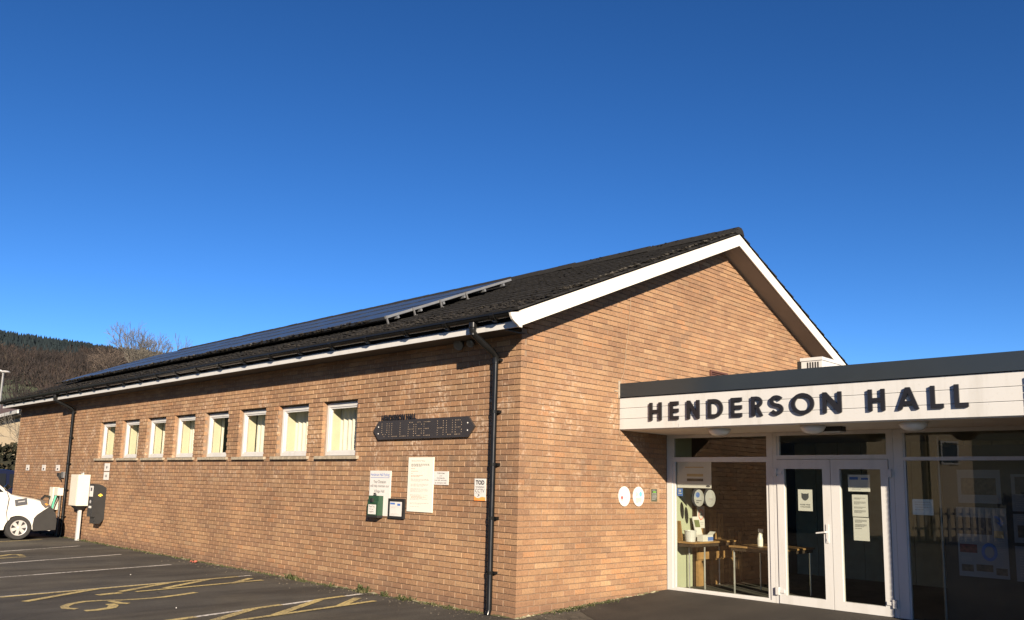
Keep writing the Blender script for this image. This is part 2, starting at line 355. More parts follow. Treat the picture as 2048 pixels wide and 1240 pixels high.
def text_mesh(body, bold=0.0):
    c = bpy.data.curves.new('txt', 'FONT'); c.body = body; c.align_x = 'LEFT'; c.size = 1; c.offset = bold; c.resolution_u = 3; c.fill_mode = 'FRONT'
    o = bpy.data.objects.new('txt', c); COL.objects.link(o)
    me = bpy.data.meshes.new_from_object(o)
    bpy.data.objects.remove(o); bpy.data.curves.remove(c)
    return me
def lettering(parent, body, fr, u, v, w, m, width=None, height=None, name='lettering', lift=0.002, bold=0.0, depth=0.0):
    """text whose box starts at (u, v) on the frame fr, scaled to a width and a height"""
    me = text_mesh(body, bold); vs = [x.co.copy() for x in me.vertices]
    x0 = min(a.x for a in vs); x1 = max(a.x for a in vs); y0 = min(a.y for a in vs); y1 = max(a.y for a in vs)
    sx = width/(x1-x0) if width else None; sy = height/(y1-y0) if height else None
    sx = sx or sy; sy = sy or sx
    b = MB(); b.v = [tuple(fr(u+(a.x-x0)*sx, v+(a.y-y0)*sy, w+lift)) for a in vs]
    for p in me.polygons: b.face(list(p.vertices))
    if depth:
        n = len(b.v); b.v += [tuple(fr(u+(a.x-x0)*sx, v+(a.y-y0)*sy, w+lift-depth)) for a in vs]
        ec = {}
        for p in me.polygons:
            vv = list(p.vertices)
            for i in range(len(vv)):
                e = (vv[i], vv[(i+1) % len(vv)]); ec[e] = ec.get(e, 0)+1
        for e in ec:
            if (e[1], e[0]) not in ec: b.face((e[1], e[0], n+e[0], n+e[1]))
    bpy.data.meshes.remove(me)
    return b.build(name, m, parent)
def print_lines(parent, fr, u, v, w, rows, width, pitch, th, m, rag=0.35, name='print', lift=0.002):
    b = MB()
    for i in range(rows):
        L = width*(1-(random.uniform(0, 0.06) if i < rows-1 else random.uniform(rag*0.6, rag*1.6))); x = 0
        while x < L:
            wl = min(random.uniform(0.02, 0.06)*width/0.4, L-x)
            y = v-i*pitch; b.quad([fr(u+x, y, w+lift), fr(u+x+wl, y, w+lift), fr(u+x+wl, y+th, w+lift), fr(u+x, y+th, w+lift)]); x += wl+0.012*width/0.4
    return b.build(name, m, parent)
def patch(parent, fr, u0, u1, v0, v1, w, m, name='print', lift=0.002):
    b = MB(); b.quad([fr(u0, v0, w+lift), fr(u1, v0, w+lift), fr(u1, v1, w+lift), fr(u0, v1, w+lift)]); return b.build(name, m, parent)
def disc(parent, fr, cu, cv, ru, rv, w, m, name='print', lift=0.002, k=24):
    b = MB(); b.quad([fr(cu+ru*math.cos(2*math.pi*i/k), cv+rv*math.sin(2*math.pi*i/k), w+lift) for i in range(k)]); return b.build(name, m, parent)

# ------------------------------------------------------------------ ground and hill
def gz(x, y):
    if x <= 0: return -0.05
    if x >= 3.5: return 0.09
    return -0.05 + 0.04*x
b = MB()
xs = [-1500, -500, -200, -80, -40, -20, -10, -6, -3, -1, -0.3, 0, 0.5, 1, 1.5, 2, 2.5, 3, 3.5, 6, 12, 30, 100, 300, 900, 1500]
ys = [-1500, -400, -100, -40, -20, -12, -9, -7, -5, -4, -3, -2, -1, -0.5, 0, 1, 3, 6, 10, 15, 20, 25, 40, 80, 200, 600, 1500]
nx = len(xs)
for y in ys:
    for x in xs: b.v.append((x, y, gz(x, y)))
for j in range(len(ys)-1):
    for i in range(nx-1): a = j*nx+i; b.face((a, a+1, a+nx+1, a+nx))
tag(b.build('car_park_ground', M_ASPH), kind='structure')
# darker asphalt apron in front of the entrance
b = MB()
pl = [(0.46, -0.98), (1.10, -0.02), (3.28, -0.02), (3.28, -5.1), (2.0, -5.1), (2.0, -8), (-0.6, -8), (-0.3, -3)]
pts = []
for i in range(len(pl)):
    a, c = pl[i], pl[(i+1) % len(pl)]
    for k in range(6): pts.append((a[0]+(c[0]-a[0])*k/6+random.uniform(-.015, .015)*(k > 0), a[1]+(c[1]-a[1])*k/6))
# sliced along x so that it follows the slope of the ground
import itertools
def clip(poly, axis, lim, keep_less):
    out = []
    for i in range(len(poly)):
        p, q = poly[i], poly[(i+1) % len(poly)]
        ip = (p[axis] <= lim) == keep_less; iq = (q[axis] <= lim) == keep_less
        if ip: out.append(p)
        if ip != iq:
            t = (lim-p[axis])/(q[axis]-p[axis]); out.append((p[0]+(q[0]-p[0])*t, p[1]+(q[1]-p[1])*t))
    return out
cuts = [-0.6, 0, 0.5, 1, 1.5, 2, 2.5, 3, 3.3]
for a, c in zip(cuts[:-1], cuts[1:]):
    pp = clip(clip(pts, 0, a, False), 0, c, True)
    if len(pp) > 2: b.quad([(x, y, gz(x, y)+0.005) for x, y in pp])
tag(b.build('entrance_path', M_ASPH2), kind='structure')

def hill_h(x, y):
    d = math.hypot(x+7, y+7); az = math.atan2(x+7, y+7)
    s = max(0.0, min(1.0, (d-62)/480)); 
    ridge = 77
    a = math.degrees(az)
    ridge *= 0.25+0.75*max(0.0, min(1.0, (75-a)/45)) if a > 30 else 1.0
    if a < -20: ridge *= max(0.5, 1-(-20-a)/120)
    h = ridge*(0.80*s+0.2*s*s)
    h += (2.5*math.sin(x*0.021+1)+2*math.sin(y*0.03+x*0.012))*min(1, s*3)
    if d > 560: h -= (d-560)*0.12
    return h - 0.6*(1-min(1, s*8))
b = MB(); NA, ND = 72, 34
for j in range(ND+1):
    d = 66+(900-66)*(j/ND)**1.25
    for i in range(NA+1):
        a = R(-110+215*i/NA); x = -7+d*math.sin(a); y = -7+d*math.cos(a); b.v.append((x, y, hill_h(x, y)))
for j in range(ND):
    for i in range(NA): a = j*(NA+1)+i; b.face((a, a+1, a+NA+2, a+NA+1))
tag(b.build('hill', M_HILL, smooth=True), kind='structure')
# conifer plantation on the ridge, bare oak wood below it: far-off masses
def conifer(b, x, y, z, h):
    r0 = h*random.uniform(0.26, 0.36); k = 6; c = random.random()
    for q in range(3):
        n = len(b.v); zb = z+h*(0.08+0.27*q); zt = z+h*(0.50+0.25*q); rr = r0*(1-0.28*q); a0 = random.random()*6
        b.v.append((x, y, min(zt, z+h)))
        for i in range(k):
            a = a0+2*math.pi*i/k; s = random.uniform(0.65, 1.2)*rr; b.v.append((x+s*math.cos(a), y+s*math.sin(a), zb-random.uniform(0, 0.08)*h))
        for i in range(k): b.face((n, n+1+i, n+1+(i+1) % k), 0, min(1, max(0, c+random.uniform(-.25, .25))))
def twigtree(b, x, y, z, h):
    w = h*random.uniform(0.45, 0.62); tone = random.random()*0.8
    for i in range(90):
        a = random.random()*6.283; rr = w*math.sqrt(random.random()); ph = random.uniform(0.15, 1)
        zz = z+h*ph*math.sqrt(max(0.05, 1-(rr/w)**2*0.75)); L = random.uniform(0.5, 1.2); t = random.uniform(-0.5, 0.5)
        cx, cy = x+rr*math.cos(a), y+rr*math.sin(a)
        dx, dy = math.cos(a)*L*0.45+random.uniform(-.4, .4), math.sin(a)*L*0.45+random.uniform(-.4, .4)
        wd = random.uniform(0.05, 0.14)
        b.quad([(cx-wd, cy+wd*t, zz-L*0.5), (cx+wd, cy-wd*t, zz-L*0.5), (cx+dx, cy+dy, zz+L*0.5)], 0, min(1, max(0, tone+random.uniform(-.2, .25))))
b1 = MB(); b2 = MB(); n1 = n2 = 0
for _ in range(42000):
    a = R(random.uniform(6, 31)); d = math.sqrt(random.uniform(95**2, 585**2))
    x = -7+d*math.sin(a); y = -7+d*math.cos(a); z = hill_h(x, y)
    con = y > 252+random.uniform(-12, 12) and x < (79+(y-290)*0.37 if y < 405 else 122+(y-405)*0.75)+random.uniform(-7, 7)
    u = (x+7)-0.266*(y+7)
    field = (u < 1.0+2*math.sin(y*0.13) and 108 < y < 176 and random.random() < 0.985) or (7 < u < 22 and 168 < y < 200 and False) or (282 < y < 303 and 58 < x < 84)
    if con and n1 < 6000: conifer(b1, x, y, z-0.5, random.uniform(3.8, 6.2)); n1 += 1
    elif not con and not field and n2 < 3600 and d > 118: twigtree(b2, x, y, z-0.5, random.uniform(3.2, 5.5)*(0.8 if d < 170 else 1)); n2 += 1
for k in range(150):       # trees standing on the skyline
    a = R(5+26*k/150+random.uniform(-.08, .08)); d = random.uniform(530, 560); x = -7+d*math.sin(a); y = -7+d*math.cos(a)
    if math.degrees(a) < 20.6: conifer(b1, x, y, hill_h(x, y)-0.5, random.uniform(4, 8))
    else: twigtree(b2, x, y, hill_h(x, y)-0.5, random.uniform(3, 5))
tag(b1.build('conifer_wood', M_CONIF), kind='stuff'); tag(b2.build('bare_wood', M_BROWNW), kind='stuff')

# ------------------------------------------------------------------ the hall
HL = 21.1; HW = 9.9; PT = 0.4142; Z0 = 3.889
def roofz(x): return Z0 + PT*x if x <= HW/2 else Z0 + PT*(HW-x)
hall = thing('village_hall', 'long brown brick village hall with pitched tiled roof and white gable boards', 'building', (HW/2, HL/2, 0))
WINS = [(3.54+1.4143*k, 3.54+1.4143*k+0.97) for k in range(8)]; WZ0, WZ1 = 1.95, 2.85
SOF = 3.505
# mortar body of the walls, with openings
b = MB(); MX = 0.012
b.box(MX, 0.26, MX, HL, -0.2, WZ0-0.004); b.box(MX, 0.26, MX, HL, WZ1+0.004, SOF+0.08)
prev = MX
for y0, y1 in WINS: b.box(MX, 0.26, prev, y0-0.004, WZ0-0.004, WZ1+0.004, skip='u d'); prev = y1+0.004
b.box(MX, 0.26, prev, HL, WZ0-0.004, WZ1+0.004, skip='u d')
gab = [(0.26, -0.2), (HW, -0.2), (HW, SOF+0.05), (HW/2, roofz(HW/2)-0.15), (0.26, roofz(0.26)-0.15)]
b.prism(gab, FY(MX, 0, 0), 0, -0.25)
b.prism([(0.03, -0.2), (HW-0.03, -0.2), (HW-0.03, SOF+0.05), (HW/2, roofz(HW/2)-0.15), (0.03, SOF+0.05)], FY(HL-0.004, 0, 0), 0.25, 0)
b.box(HW-0.26, HW, 0.26, HL-0.25, -0.2, SOF+0.05)
b.build('wall', M_MORTAR, hall)
# bricks, stretcher bond, 215 x 102 x 65 with 10 mm joints
bricks = []      # (x0,x1,y0,y1,z0,z1,face)
joints = MB(); joints_g = MB()
for row in range(-2, 79):
    z = 3.45-0.075*row if False else -0.0+0.075*row
    k = 46-row     # course index counted down from the eaves, as it shows at the corner
    even = (k % 2 == 0)
    zb = z+0.005; zt = zb+0.065
    # long wall (y grows away from the corner)
    if zt < SOF+0.02 and zb > -0.2:
        y = 0.0 if not even else 0.1125
        while y < HL-0.02:
            y1 = min(y+0.215, HL)
            segs = [(y, y1)]
            if z+0.07 > WZ0 and z < WZ1-0.01:
                for a, c in WINS:
                    ns = []
                    for s0, s1 in segs:
                        if s1 <= a or s0 >= c: ns.append((s0, s1)); continue
                        if s0 < a-0.03: ns.append((s0, a))
                        if s1 > c+0.03: ns.append((c, s1))
                    segs = ns
            for s0, s1 in segs: bricks.append((0.0, 0.1025, s0, s1, zb, zt, 'L'))
            if len(segs) == 1 and segs[0] == (y, y1): joints.quad([(0.0025, y1, zb), (0.0025, y1, zt), (0.0025, y1+0.01, zt), (0.0025, y1+0.01, zb)])
            y += 0.225
    # gable wall
    x = 0.0 if even else 0.1125
    while x < HW-0.02:
        x1 = min(x+0.215, HW)
        lim = min(roofz(x), roofz(x1))
        vis = (x < 3.27 or z > 2.9) and not (x > 2.3 and 2.5 < z < 2.9)
        if zt < lim-0.05 and zb > -0.2 and vis:
            if x < 3.27 < x1 and z < 2.9: x1 = 3.27
            bricks.append((x, x1, 0.0, 0.1025, zb, zt, 'G'))
            joints_g.quad([(x1, 0.0035, zb), (x1+0.01, 0.0035, zb), (x1+0.01, 0.0035, zt), (x1, 0.0035, zt)])
        x += 0.225
joints.build('pointing', M_POINT, hall, kind='stuff'); joints_g.build('pointing', mat('sandy_pointing', (0.22, 0.15, 0.10), 0.95, var=0.3, scale=9), hall, kind='stuff')
def show_size(q):
    c = Vector(((q[0]+q[1])/2, q[2] if q[6] == 'G' else (q[2]+q[3])/2, (q[4]+q[5])/2)); d = c-CAM
    vx = d.dot(r2)/d.dot(fw); vy = d.dot(u2)/d.dot(fw)
    if not (-0.6 < vx < 0.62 and -0.311 < vy < 0.43): return 0
    if q[6] == 'L' and c.z > 3.2: return 0
    L = (q[3]-q[2]) if q[6] == 'L' else (q[1]-q[0])
    cosv = abs(d.x if q[6] == 'L' else d.y)/d.length
    return L*cosv/d.length**2
bricks.sort(key=show_size, reverse=True)
cache = {}
def jit(s): return random.uniform(-s, s)
for i, q in enumerate(bricks[:300]):
    L = round((q[3]-q[2] if q[6] == 'L' else q[1]-q[0]), 3); key = (L, q[6], random.randrange(4))
    if key not in cache:
        mb = MB(); e = 0.004
        p = [(0, 0), (L, 0), (L, 0.065), (0, 0.065)]; c = [(e+jit(.001), e+jit(.001)), (L-e, e+jit(.001)), (L-e+jit(.001), 0.065-e), (e, 0.065-e+jit(.001))]
        fr = (lambda u, v, w: (-w, u, v)) if q[6] == 'L' else (lambda u, v, w: (u, -w, v))
        rings = [[fr(u, v, -0.1025) for u, v in p], [fr(u, v, -0.003) for u, v in p], [fr(u, v, 0.0) for u, v in c]]
        if q[6] == 'L': rings = [list(reversed(rg)) for rg in rings]
        mb.loft(rings); cache[key] = mb.mesh('brick', M_BRICK_O)
    o = bpy.data.objects.new('brick', cache[key]); o.parent = hall
    dx = random.choice((0, 0, 0.0015, -0.0015, 0.0025))
    wl = Vector((q[0]-(dx if q[6] == 'L' else 0), q[2]-(dx if q[6] == 'G' else 0), q[4]))
    COL.objects.link(o); o.location = wl-WL[hall.name]
b = MB()
for q in bricks[300:]:
    r = random.random(); dx = random.choice((0, 0, 0.0015, -0.0015, 0.003)); e = 0.0035
    if q[6] == 'L':
        fr = lambda u, v, w: (q[0]-w, q[2]+u, q[4]+v); L = q[3]-q[2]
    else:
        fr = lambda u, v, w: (q[0]+u, q[2]-w, q[4]+v); L = q[1]-q[0]
    p = [(0, 0), (L, 0), (L, 0.065), (0, 0.065)]; c = [(e, e), (L-e, e), (L-e, 0.065-e), (e, 0.065-e)]
    rings = [[fr(u, v, -0.06) for u, v in p], [fr(u, v, dx-0.003) for u, v in p], [fr(u, v, dx) for u, v in c]]
    if q[6] == 'L': rings = [list(reversed(rg)) for rg in rings]
    n = len(b.v); k = 4
    for rg in rings: b.v += rg
    for a in range(2):
        for i in range(4): j = (i+1) % 4; b.face((n+a*4+i, n+a*4+j, n+a*4+4+j, n+a*4+4+i), 0, r)
    b.face([n+8+i for i in range(4)], 0, r)
b.build('brickwork', M_BRICK_S, hall, kind='stuff')
# soffits, fascia, barge boards
EO, GO = 0.42, 0.35
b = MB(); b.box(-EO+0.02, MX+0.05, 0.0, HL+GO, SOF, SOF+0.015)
b.build('eaves_soffit', mat('shade_darkened_soffit', (0.05, 0.042, 0.036), 0.8), hall)  # shade under the eaves is put into this soffit's darker colour
b = MB(); NB = 26
for s in (0, 1):
    X = lambda x: x if s == 0 else HW-x
    b.loft([[(X(x), y, roofz(x)-d) for y, d in ((-GO+0.02, 0.205), (0.06, 0.205), (0.06, 0.19), (-GO+0.02, 0.19))] for x in (-EO, HW/2)])
b.build('verge_soffit', M_SOFFIT, hall)
b = MB(); b.box(-EO, -EO+0.02, -GO+0.005, HL+GO, 3.572, 3.70); b.build('gutter_board', M_BLACKP, hall)
b = MB(); b.box(-EO-0.004, -EO+0.02, -GO-0.03, HL+GO, SOF-0.012, 3.572)
b.build('fascia_board', M_WHITE, hall)
b = MB(); b.box(HW+EO-0.02, HW+EO, -GO-0.03, HL+GO, SOF-0.012, 3.70); b.build('fascia_board', M_WHITE, hall)
BD = 0.215
for s in (0, 1):
    b = MB(); X = lambda x: x if s == 0 else HW-x
    n = 5
    b.loft([[(X(x), y, roofz(x)-d) for y, d in ((-GO-0.025, BD), (-GO, BD), (-GO, 0.02), (-GO-0.025, 0.02))] for x in (-EO-0.005, HW/2-0.001)])
    b.build('barge_board', M_BARGE, hall)
# boxed end of the barge board, cut to the gutter's curve
b = MB(); pr = [(-EO-0.006, SOF-0.02), (-EO-0.006, 3.71)]
pr = [(-EO+0.03, SOF-0.02), (-EO+0.03, roofz(-EO)-0.03), (-0.60, roofz(-0.60)+0.0), (-0.585, 3.60), (-0.56, 3.565), (-0.52, 3.535), (-0.47, 3.51), (-0.435, SOF-0.02)]
b.prism([(x, z) for x, z in pr], FY(-GO-0.027, 0, 0), 0, -0.03)
b.build('gutter_end_board', M_BARGE, hall)
# back gable barge
b = MB()
for s in (0, 1):
    X = lambda x: x if s == 0 else HW-x
    b.loft([[(X(x), HL+y, roofz(x)-d) for y, d in ((GO, BD), (GO+0.025, BD), (GO+0.025, 0.02), (GO, 0.02))] for x in (-EO, HW/2)])
b.build('barge_board', M_BARGE, hall)
# roof tiles: interlocking courses
b = MB(); CA = math.cos(math.atan(PT)); SA = math.sin(math.atan(PT)); GA = 0.345; TW = 0.30
for s in (0, 1):
    slope = (HW/2+EO+0.06)/CA; nc = int(slope/GA)+1
    for c in range(nc):
        u0 = c*GA; u1 = min(u0+GA+0.06, slope)
        y = -GO-0.04-(0.15 if c % 2 else 0); off = random.uniform(-.006, .006)
        while y < HL+GO+0.03:
            ya = max(y, -GO-0.04+off); yb = min(y+TW-0.006, HL+GO+0.04)
            if yb-ya > 0.03:
                j = random.uniform(-.002, .003); r = random.random()
                def pt(u, yy, t, rise):
                    x = -EO-0.06+u*CA-t*SA; z = roofz(-EO-0.06)+u*SA+t*CA+rise
                    return (x if s == 0 else HW-x, yy, z)
                ym = (ya+yb)/2
                prof = [(ya, 0.0), (ya+0.03, 0.008), (ya+0.09, 0.002), (ym-0.02, 0.002), (ym+0.02, 0.008), (yb-0.06, 0.002), (yb, 0.002)] if yb-ya > 0.2 and y < 9 else [(ya, 0.0), (yb, 0.002)]
                t0 = 0.034+j; t1 = 0.006
                n = len(b.v); k = len(prof)
                for yy, h in prof: b.v.append(pt(u0, yy, t0+h, 0))
                for yy, h in prof: b.v.append(pt(u1, yy, t1+h, 0))
                for yy, h in (prof[0], prof[-1]): b.v.append(pt(u0, yy, t0-0.03, 0))
                for i in range(k-1): b.face((n+i, n+k+i, n+k+i+1, n+i+1), 0, r)
                b.face([n+2*k]+[n+i for i in range(k)]+[n+2*k+1], 0, r)
                if ya < -GO: b.face((n, n+k, n+2*k), 0, r)
            y += TW
b.build('roof_tiles', M_TILE, hall, kind='stuff')
b = MB()      # boarding under the tiles
for s in (0, 1):
    X = lambda x: x if s == 0 else HW-x
    b.loft([[(X(x), y, roofz(x)-d) for y, d in ((-GO, 0.05), (HL+GO, 0.05), (HL+GO, 0.012), (-GO, 0.012))] for x in (-EO-0.03, HW/2)])
b.build('roof_deck', M_BLACKM, hall)
rt_mesh = None
ZR = roofz(HW/2)
for i in range(48):
    y = -GO-0.04+0.455*i
    if y > HL+GO: break
    if rt_mesh is None:
        mb = MB(); out = []
        for yy, sc in ((0, 1.0), (0.45, 0.95)):
            out.append([(-0.15*sc, yy, -0.055), (-0.11*sc, yy, 0.03*sc), (-0.05*sc, yy, 0.07*sc), (0.05*sc, yy, 0.07*sc), (0.11*sc, yy, 0.03*sc), (0.15*sc, yy, -0.055), (0.1*sc, yy, -0.05), (-0.1*sc, yy, -0.05)])
        mb.loft(out); rt_mesh = mb.mesh('ridge_tile', M_TILE)
    o = bpy.data.objects.new('ridge_tile', rt_mesh); link(o, hall, (HW/2+jit(.006), y, ZR+0.035+jit(.005)))
# moss
b = MB()
def on_roof(u, y, t=0.0): return (-EO-0.06+u*CA-t*SA, y, roofz(-EO-0.06)+u*SA+t*CA)
for _ in range(3000):
    u = abs(random.gauss(0, 0.55))+0.03 if random.random() < 0.62 else random.uniform(0, 5.7)
    y = random.uniform(-0.36, 3.6) if random.random() < 0.45 else random.uniform(3.6, 21.3)
    if 1.0 < u < 4.3 and y > 3.5: continue
    if u > 5.45: continue
    p = on_roof(u, y, 0.03); s = random.uniform(0.008, 0.02)*(1.8 if u < 0.9 else 1)
    b.blob(p, s*1.2, s*1.5, s*0.75, 0, random.random()**1.4*0.9)
for _ in range(260):     # pale lichen near the verge and the ridge end
    u = random.uniform(1.0, 5.8); y = -GO-0.02+abs(random.gauss(0, 0.12)); p = on_roof(u, y, 0.045); s = random.uniform(0.01, 0.035)
    b.blob(p, s, s*1.3, s*0.6, 0, random.uniform(0.85, 1.0))
for _ in range(160):
    b.blob((HW/2+random.uniform(-.12, .0), random.uniform(-0.4, 3), ZR+0.05+random.uniform(-.01, .03)), 0.018, 0.025, 0.01, 0, random.uniform(0.5, 1))
b.build('roof_moss', M_MOSS, hall, kind='stuff')
# gutter with brackets
GX, GZ, GR = -0.492, 3.672, 0.064
b = MB(); ring = lambda y: [(GX+GR*math.cos(a), y, GZ+GR*math.sin(a)) for a in [math.pi+math.pi*i/8 for i in range(9)]]+[(GX+(GR-.006)*math.cos(a), y, GZ+(GR-.006)*math.sin(a)) for a in [2*math.pi-math.pi*i/8 for i in range(9)]]
b.loft([ring(-GO+0.0), ring(HL+GO-0.02)])
b.box(GX-GR-0.008, GX-GR+0.004, -GO, HL+GO-0.02, GZ-0.012, GZ+0.012)
g = b.build('gutter', M_BLACKP, hall); smooth_by_angle(g)
gb = None
by = [0.0, 0.9] + [1.75+0.92*i for i in range(22)]
for y in by:
    if gb is None:
        mb = MB(); A = [math.pi*0.93+math.pi*1.12*i/8 for i in range(9)]
        rg = lambda yy, k: [(math.cos(a)*k, yy, math.sin(a)*k) for a in A]
        mb.loft([rg(-.035, GR+.014)+list(reversed(rg(-.035, GR+.002))), rg(.035, GR+.014)+list(reversed(rg(.035, GR+.002)))])
        mb.box(-0.02, 0.07, -0.028, 0.028, -GR-0.024, -GR-0.008)
        gb = mb.mesh('gutter_bracket', M_BLACKP)
    o = bpy.data.objects.new('gutter_bracket', gb); link(o, hall, (GX, y, GZ))
def downpipe(yo, yp, zt, k=0.038):
    b = MB()
    b.lathe([(0.055, 0.0), (0.055, 0.06), (0.040, 0.075), (0.040, 0.16)], lambda u, v, w: (GX+u, yo+v, GZ-GR+0.01-w), 12)
    b.tube([(GX, yo, GZ-GR-0.06), (GX, yo, 3.50), (GX+0.03, yo, 3.465), (-0.115, yp, 3.285), (-0.06, yp, 3.235), (-0.058, yp, 3.15)], k+.008, 12)
    b.tube([(-0.058, yp, 3.21), (-0.058, yp, 0.02), (-0.085, yp, -0.048)], k, 14)
    b.tube([(-0.058, yp, 3.24), (-0.058, yp, 3.14)], k+0.007, 12)
    o = b.build('downpipe', M_BLACKP, hall); smooth_by_angle(o)
    z = 3.19
    while z > 0.1:
        c = MB(); c.tube([(-0.058, yp, z+0.02), (-0.058, yp, z-0.02)], k+0.006, 12); c.box(-0.05, 0.006, yp-0.075, yp+0.075, z-0.018, z+0.018)
        c.build('pipe_clip', M_BLACKP, o); z -= 0.68
downpipe(0.40, 0.41, 3.2); downpipe(16.45, 16.30, 3.2)
# windows
for i, (y0, y1) in enumerate(WINS):
    fr = FX(0.09, y1, WZ0)      # u runs from the far jamb towards the camera side
    w_, h_ = y1-y0, WZ1-WZ0
    b = MB(); t0, t1 = 0.0, -0.06; ft = 0.06
    b.obox(fr, 0.002, w_-0.002, 0.025, 0.085, t1, t0); b.obox(fr, 0.002, w_-0.002, h_-0.085, h_-0.02, t1, t0)
    b.obox(fr, 0.002, ft, 0.085, h_-0.085, t1, t0); b.obox(fr, w_-ft, w_-0.002, 0.085, h_-0.085, t1, t0)
    b.obox(fr, ft, ft+0.03, 0.087, h_-0.087, t1+0.004, t0-0.012); b.obox(fr, w_-ft-0.03, w_-ft, 0.087, h_-0.087, t1+0.004, t0-0.012)
    b.obox(fr, ft+0.03, w_-ft-0.03, 0.085, 0.11, t1+0.004, t0-0.012); b.obox(fr, ft+0.03, w_-ft-0.03, h_-0.11, h_-0.085, t1+0.004, t0-0.012)
    wn = b.build('window', M_WHITE, hall)
    b = MB(); b.quad([fr(ft, 0.09, -0.035), fr(w_-ft, 0.09, -0.035), fr(w_-ft, h_-0.09, -0.035), fr(ft, h_-0.09, -0.035)]); b.build('pane', M_GLASS2, wn)
    b = MB(); b.prism([(0.26, 0.0), (-0.05, -0.012), (-0.05, -0.062), (-0.03, -0.062), (-0.02, -0.058), (0.02, -0.06), (0.26, -0.06)], lambda u, v, w: (u, y0-0.10+w, WZ0+0.024+v), 0, w_+0.22)
    b.build('sill', M_CONC, wn)
    b = MB(); d0, d1 = -0.061, -0.25      # plastered inner reveal
    b.obox(fr, -0.03, 0.03, 0.0, h_, d1, d0); b.obox(fr, w_-0.03, w_+0.03, 0.0, h_, d1, d0); b.obox(fr, 0.03, w_-0.03, -0.02, 0.04, d1, d0); b.obox(fr, 0.03, w_-0.03, h_-0.03, h_+0.03, d1, d0)
    b.build('inner_reveal', M_REVEAL, wn)
    # curtains: how much of the width each one covers, seen from the far jamb
    spans = {0: [(0.0, 1.0)], 1: [(0.0, 1.0)], 2: [(0.0, 0.30)], 3: [(0.0, 0.15)], 4: [(0.0, 0.34)], 5: [(0, 1.0)], 6: [(0, 1.0)], 7: [(0, 0.2)]}[i]
    for a, c in spans:
        b = MB(); N = int(60*(c-a)); ph = random.random()*6; amp = 0.018 if i < 2 else 0.014; frq = random.uniform(48, 58)
        top = []; bot = []
        for k in range(N+1):
            u = (a+(c-a)*k/N)*(w_-0.02)+0.01; d = -0.274+amp*math.sin(u*frq+ph)+0.008*math.sin(u*17)
            top.append(fr(u, h_+0.03, d)); bot.append(fr(u*0.985+0.006, -0.25, d*1.01))
        b.loft([bot, top], caps=False, closed=False)
        cu = b.build('curtain', M_CURT); smooth_by_angle(cu, 80)
        nm = ['nearest to the corner', 'second from the corner', 'third from the corner', 'fourth from the corner', 'fifth from the corner', 'sixth from the corner', 'seventh from the corner', 'farthest from the corner'][i]
        tag(cu, 'pale curtain hanging inside the small hall window '+nm, 'curtain', 'curtains inside the row of small windows')
# inside of the hall: dim room
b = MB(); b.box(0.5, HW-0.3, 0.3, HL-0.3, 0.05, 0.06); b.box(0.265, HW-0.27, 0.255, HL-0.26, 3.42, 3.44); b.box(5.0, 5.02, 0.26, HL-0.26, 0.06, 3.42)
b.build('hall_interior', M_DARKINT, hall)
# grilles on the gable, above the porch roof
b = MB(); fr = FY(0.0, 4.55, 3.28)
b.obox(fr, 0, 0.56, 0, 0.03, 0, 0.03); b.obox(fr, 0, 0.56, 0.25, 0.28, 0, 0.03); b.obox(fr, 0, 0.03, 0.03, 0.25, 0, 0.03); b.obox(fr, 0.53, 0.56, 0.03, 0.25, 0, 0.03)
b.obox(fr, 0.03, 0.53, 0.03, 0.25, 0.001, 0.004)
gv = b.build('air_grille', mat('brown_grille', (0.075, 0.03, 0.02), 0.6), hall)
for k in range(6):
    c = MB(); c.obox(fr, 0.03, 0.53, 0.045+k*0.035, 0.06+k*0.035, 0.004, 0.024); c.build('louvre', MATS['brown_grille'], gv)
b = MB(); b.box(7.78, 8.16, -0.10, 0.0, 3.84, 4.10); b.build('duct_box', M_BLACKM, hall)
# cable down the gable
b = MB(); pts = [(2.33, 0, 4.47), (2.325, 0, 4.3), (2.30, 0, 4.05), (2.27, 0, 3.8), (2.215, 0, 3.58), (2.21, 0, 3.45), (2.165, 0, 3.24), (2.10, 0, 3.12), (2.065, 0, 3.0), (2.05, 0, 2.83), (2.055, 0, 2.6), (2.06, 0, 2.42), (2.085, 0, 2.32), (2.13, 0, 2.255), (2.18, 0, 2.28), (2.26, 0, 2.34)]
b.tube([(x, -0.008, z) for x, y, z in pts], 0.0042, 6)
cb = b.build('cable', mat('tan_cable', (0.23, 0.16, 0.10), 0.7)); tag(cb, 'thin tan cable running down the gable bricks beside the white porch fascia', 'cable')
b = MB(); b.box(2.045, 2.072, -0.02, 0.0, 2.86, 3.11); b.box(1.95, 2.03, -0.012, 0.0, 2.95, 2.962)
b.build('sealant', mat('pale_sealant', (0.30, 0.25, 0.19), 0.9, var=0.3, scale=30), hall)

